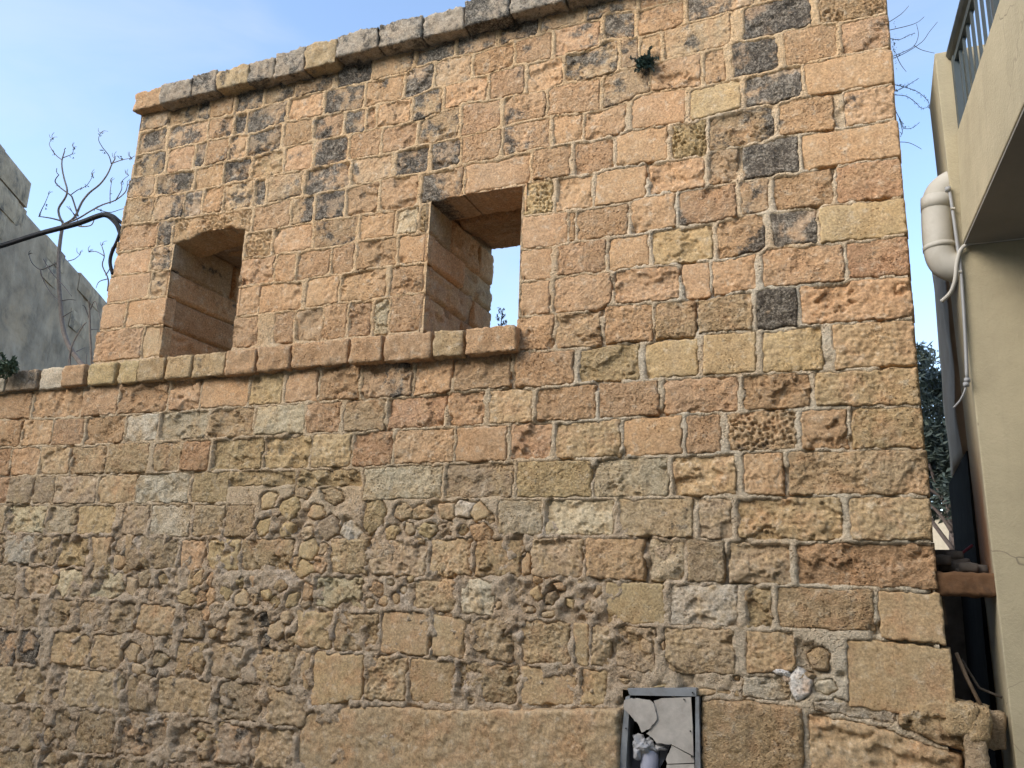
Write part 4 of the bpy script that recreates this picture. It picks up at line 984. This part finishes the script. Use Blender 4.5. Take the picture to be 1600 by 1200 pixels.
# ================================================================== THE ALLEY BETWEEN THE HOUSES
MAT['rust'] = plain_material('rusty_beam', (0.15, 0.075, 0.032), 0.95, var=0.35, scale=8, bump=0.6, bdist=0.008, bscale=30, stain=(0.07, 0.045, 0.03), stain_amt=.6)
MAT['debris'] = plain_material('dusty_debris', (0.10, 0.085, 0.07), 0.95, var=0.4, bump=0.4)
MAT['wood'] = plain_material('old_wood', (0.16, 0.115, 0.075), 0.9, var=0.3, scale=20, bump=0.3)
MAT['red'] = plain_material('red_plastic', (0.16, 0.02, 0.03), 0.6, bump=0)
a = V(1468, 930, .12); b = V(1549, 896, .12)
beam = tag(rock_box('lintel_beam', None, (0.235, .02, a.z), (0.556, .30, b.z), 'b', 0, .012, .012, mat=MAT['rust']), 'rust-brown beam bridging the gap beside the stone corner', 'beam')
for k, (x, y, s) in enumerate([(1470, 876, .05), (1484, 885, .055), (1497, 882, .06), (1512, 888, .05), (1528, 890, .045), (1478, 893, .035), (1505, 893, .035), (1538, 893, .03), (1490, 868, .045)]):
    p = V(x, y, .22 + .05 * (k % 3)); o = rock_box('debris_stone', None, p - Vector((s, s, s * .55)), p + Vector((s, s, s * .55)), 'b', 0, .02, .012, mat=MAT['debris'])
    tag(o, 'dusty stone chunk lying on the rusty beam in the gap', 'stone', 'stone chunks on the beam')
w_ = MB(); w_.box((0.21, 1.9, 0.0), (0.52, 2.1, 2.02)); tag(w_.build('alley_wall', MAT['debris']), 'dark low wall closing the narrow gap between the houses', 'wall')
st = MB(); st.tube([V(1467, 892, .35), V(1519, 852, .5)], .008, 7); tag(st.build('red_stick', MAT['red'], flat=False), 'thin dark red stick leaning in the narrow gap', 'stick')
st = MB(); st.tube([V(1494, 1020, .10), V(1512, 1062, .08), V(1533, 1103, .05)], .010, 7); tag(st.build('leaning_rod', MAT['wood'], flat=False), 'pale rod leaning below the rusty beam', 'rod')
st = MB(); st.tube([V(1502, 1030, .25), V(1530, 1075, .22), V(1566, 1090, .2)], .007, 7); tag(st.build('leaning_rod', MAT['debris'], flat=False), 'darker rod lying behind the pale leaning rod', 'rod')
pl = MB(); c = [V(1470, 936, .1), V(1475, 936, .1), V(1481, 976, .1), V(1474, 976, .1)]; pl.hexa([tuple(q) for q in c] + [tuple(q + Vector((0, .03, 0))) for q in c]); tag(pl.build('board_scrap', MAT['wood']), 'narrow brown board stub hanging under the rusty beam', 'board')
for k, (x, y, sx, sz, t) in enumerate([(1503, 1121, .07, .075, 't'), (1528, 1128, .055, .08, 't'), (1524, 1175, .05, .11, 'b'), (1548, 1140, .06, .09, 'b')]):
    p = V(x, y, .02 if k < 3 else .18); o = rock_box('loose_stone', None, p - Vector((sx, .07, sz)), p + Vector((sx, .1, sz)), t, 0, .014, .022)
    tag(o, ['rounded sandy stone at the foot of the right corner', 'upright tan stone wedged beside the corner foot', 'tall brown stone low in the gap by the corner', 'brown block deep in the gap under the rods', 'small brown lump beside the cream wall in the gap'][k], 'stone')

# ================================================================== BROKEN METER BOX
MAT['steel'] = plain_material('painted_steel', (0.25, 0.262, 0.265), 0.5, var=0.2, scale=12, bump=0.25, bdist=0.003, stain=(0.10, 0.075, 0.05), stain_amt=.35, stain_scale=9)
MAT['board'] = plain_material('fibre_board', (0.46, 0.42, 0.36), 0.9, var=0.22, scale=14, bump=0.35, bdist=0.003, bscale=90, stain=(0.30, 0.25, 0.21), stain_amt=.4, stain_scale=5)
MAT['foam'] = plain_material('white_foam', (0.40, 0.395, 0.39), 0.9, var=0.12, scale=14, bump=0.5, bdist=0.01, bscale=40)
MAT['grey_card'] = plain_material('grey_panel', (0.20, 0.20, 0.215), 0.8, var=0.1, bump=.1)
mbx = tag(empty('meter_box', V(1030, 1230, 0)), 'grey metal meter box with a smashed cover set low in the stone wall', 'meter box')
def bz(tx, ty, y=0.0): return V(940 + tx / 7.5, 1040 + ty / 7.5, y)
def plate(name, pts, y, th, mat, parent=mbx, bevel=0.0):
    f = [bz(a, b, y) for a, b in pts]; n = len(f); mb = MB()
    v = f + [p + Vector((0, th, 0)) for p in f]
    me = bpy.data.meshes.new(name); c = sum(f, Vector()) / n
    me.from_pydata([tuple(p - c) for p in v], [], [list(range(n))[::-1], [n + i for i in range(n)]] + [[i, (i + 1) % n, n + (i + 1) % n, n + i] for i in range(n)])
    me.update()
    return link(name, me, mat, parent, c)
plate('frame_bar', [(300, 268), (700, 262), (1108, 268), (1108, 362), (330, 348)], -.035, .10, MAT['steel'])
plate('frame_bar', [(282, 365), (332, 352), (300, 900), (268, 1500), (196, 1500), (225, 960), (262, 540)], -.028, .13, MAT['steel'])
plate('frame_bar', [(1098, 364), (1138, 364), (1150, 900), (1162, 1500), (1092, 1500), (1098, 900)], -.035, .13, MAT['steel'])
plate('frame_bar', [(270, 1440), (1090, 1440), (1090, 1500), (270, 1500)], -.02, .1, MAT['steel'])
plate('back_panel', [(270, 300), (1110, 300), (1130, 1500), (220, 1500)], .20, .01, MAT['matt_black'])
def jag(pts, amp=7):
    out = []
    for i, p in enumerate(pts):
        q = pts[(i + 1) % len(pts)]; L = math.hypot(q[0] - p[0], q[1] - p[1]); out.append(p)
        if L < 260:
            for k in range(1, int(L / 28)): t = k / int(L / 28); out.append((p[0] + (q[0] - p[0]) * t + rng.uniform(-amp, amp), p[1] + (q[1] - p[1]) * t + rng.uniform(-amp, amp)))
    return out
plate('broken_cover', jag([(265, 405), (340, 382), (560, 405), (612, 450), (640, 560), (647, 632), (572, 732), (470, 785), (430, 690), (350, 600), (290, 530), (262, 512)]), -.045, .014, MAT['board'])
plate('broken_cover', jag([(612, 412), (690, 386), (1046, 370), (1066, 700), (1076, 1058), (815, 922), (640, 908), (600, 850), (522, 796), (562, 748), (650, 640), (643, 540), (618, 470)]), -.035, .014, MAT['board'])
plate('broken_cover', jag([(820, 934), (1076, 1072), (1084, 1138), (770, 1152), (752, 1100), (800, 990)]), -.03, .014, MAT['board'])
plate('broken_cover', [(762, 1164), (1085, 1152), (1090, 1460), (740, 1460)], -.028, .014, MAT['board'])
plate('inner_panel', [(300, 950), (450, 960), (450, 1460), (262, 1460)], .10, .012, MAT['grey_card'])
for (x, y) in ((965, 396), (1040, 768), (1055, 1068), (1066, 318), (285, 735)):
    m = MB(); m.tube([bz(x, y, -.046), bz(x, y, -.02)], .004, 8); m.build('screw', MAT['matt_black'], mbx)
def lump(name, c, s, mat, seed, amp):
    u, v = np.meshgrid(np.linspace(0, 2 * np.pi, 40), np.linspace(0, np.pi, 24))
    d = np.stack([np.sin(v) * np.cos(u), np.sin(v) * np.sin(u), np.cos(v)], -1)
    p = d * np.array(s); w = p + np.array(c)
    p = p * (1 + amp * (noise3(w, 16.0, seed, 2) + 0.5 - 1.6 * np.abs(noise3(w, 24.0, seed + 9, 2)))[..., None])
    p[:, -1] = p[:, 0]
    return link(name, raw_mesh(name, p.reshape(-1, 3), grid_quads(40, 24), flat=True), mat, mbx, Vector(c))
lump('crumpled_foam', bz(500, 925, .0), (.062, .03, .036), MAT['foam'], 4, .8)
lump('crumpled_foam', bz(610, 950, .012), (.05, .025, .022), MAT['foam'], 24, .8)
lump('crumpled_foam', bz(440, 985, .01), (.03, .025, .034), MAT['foam'], 54, .8)
m = MB(); m.tube([bz(565, 980, .04), bz(560, 1500, .04)], .052, 16); m.build('wrapped_pipe', plain_material('lilac_wrap', (0.33, 0.34, 0.40), 0.7, var=0.1, bump=.3, bdist=.004), mbx, flat=False)
plate('inner_panel', [(640, 915), (805, 925), (745, 1090), (680, 1200), (640, 1000)], .06, .01, MAT['grey_card'])

# ================================================================== BEHIND THE GAP: TREE AND FAR HOUSE
MAT['olive'] = plain_material('olive_leaf', (0.040, 0.052, 0.036), 0.6, var=0.4, scale=3.0, bump=0)
olive = tag(empty('olive_tree', (1.6, 14, 0)), 'dark olive tree seen through the gap beside the right corner', 'tree')
tr = MB(); base = Vector((1.75, 14, 0.3))
tr.tube(arc_path([Vector((1.75, 14, 0)), Vector((1.6, 14, 1.5)), Vector((1.38, 14.1, 3.0)), Vector((1.7, 14, 4.6))], 4), [.13] * 4 + [.11] * 4 + [.08] * 5, 8)
for k in range(16):
    a = rng.uniform(0, 6.28); e = Vector((1.8 + math.cos(a) * rng.uniform(.5, 2.0), 14 + math.sin(a) * 1.2, rng.uniform(3.6, 6.4)))
    s0 = Vector((1.4 + rng.uniform(-.05, .05), 14, rng.uniform(2.6, 3.6))); mid = (s0 + e) / 2 + Vector((rng.uniform(-.2, .2), 0, rng.uniform(-.2, .2)))
    pp = arc_path([s0, mid, e], 5); tr.tube(pp, [.05 - .004 * i for i in range(len(pp))], 6)
tr.build('trunk', MAT['twig'], olive, flat=False)
lf = MB(); r2 = random.Random(5)
for k in range(70):
    a = r2.uniform(0, 6.28); rr = r2.uniform(0, 1) ** .6
    c = (1.9 + math.cos(a) * rr * 2.1, 14 + math.sin(a) * rr * 1.6, 5.0 + r2.uniform(-2.0, 2.1) * (1 - .4 * rr))
    leaf_cloud(lf, c, r2.uniform(.3, .6), 330, .085, rnd=r2)
tag(lf.build('crown', MAT['olive'], olive), kind='stuff')
far = tag(empty('far_house', (2, 26, 0)), 'pale low house glimpsed behind the olive trunk in the gap', 'house')
MAT['far_wall'] = plain_material('far_cream', (0.45, 0.38, 0.27), 0.9, bump=0)
m = MB(); m.box((-2, 26, 0), (8, 32, 4.5)); m.build('wall', MAT['far_wall'], far)
m = MB(); m.box((-2.1, 25.9, 4.502), (8.1, 32.1, 4.7)); m.build('roof', MAT['terrace'], far)
for x in (0.6, 2.2, 3.8):
    m = MB(); m.box((x, 25.96, 2.6), (x + .8, 25.998, 3.7)); m.build('window', MAT['matt_black'], far)

# ================================================================== UNSEEN HOUSE ADDED ACROSS THE STREET TO DARKEN THE WALL BASE
opp = tag(empty('added_shade_house', (0, -9, 0)), 'unseen house front added behind the viewer to shade the wall base', 'house')
m = MB(); m.box((-26, -15, 0), (22, -8.6, 7.5)); m.build('wall', MAT['far_wall'], opp)
for x in range(-22, 20, 5):
    for z in (1.0, 4.6):
        m = MB(); m.box((x, -8.598, z), (x + 1.1, -8.55, z + 1.9)); m.build('shutter', MAT['rail'], opp)
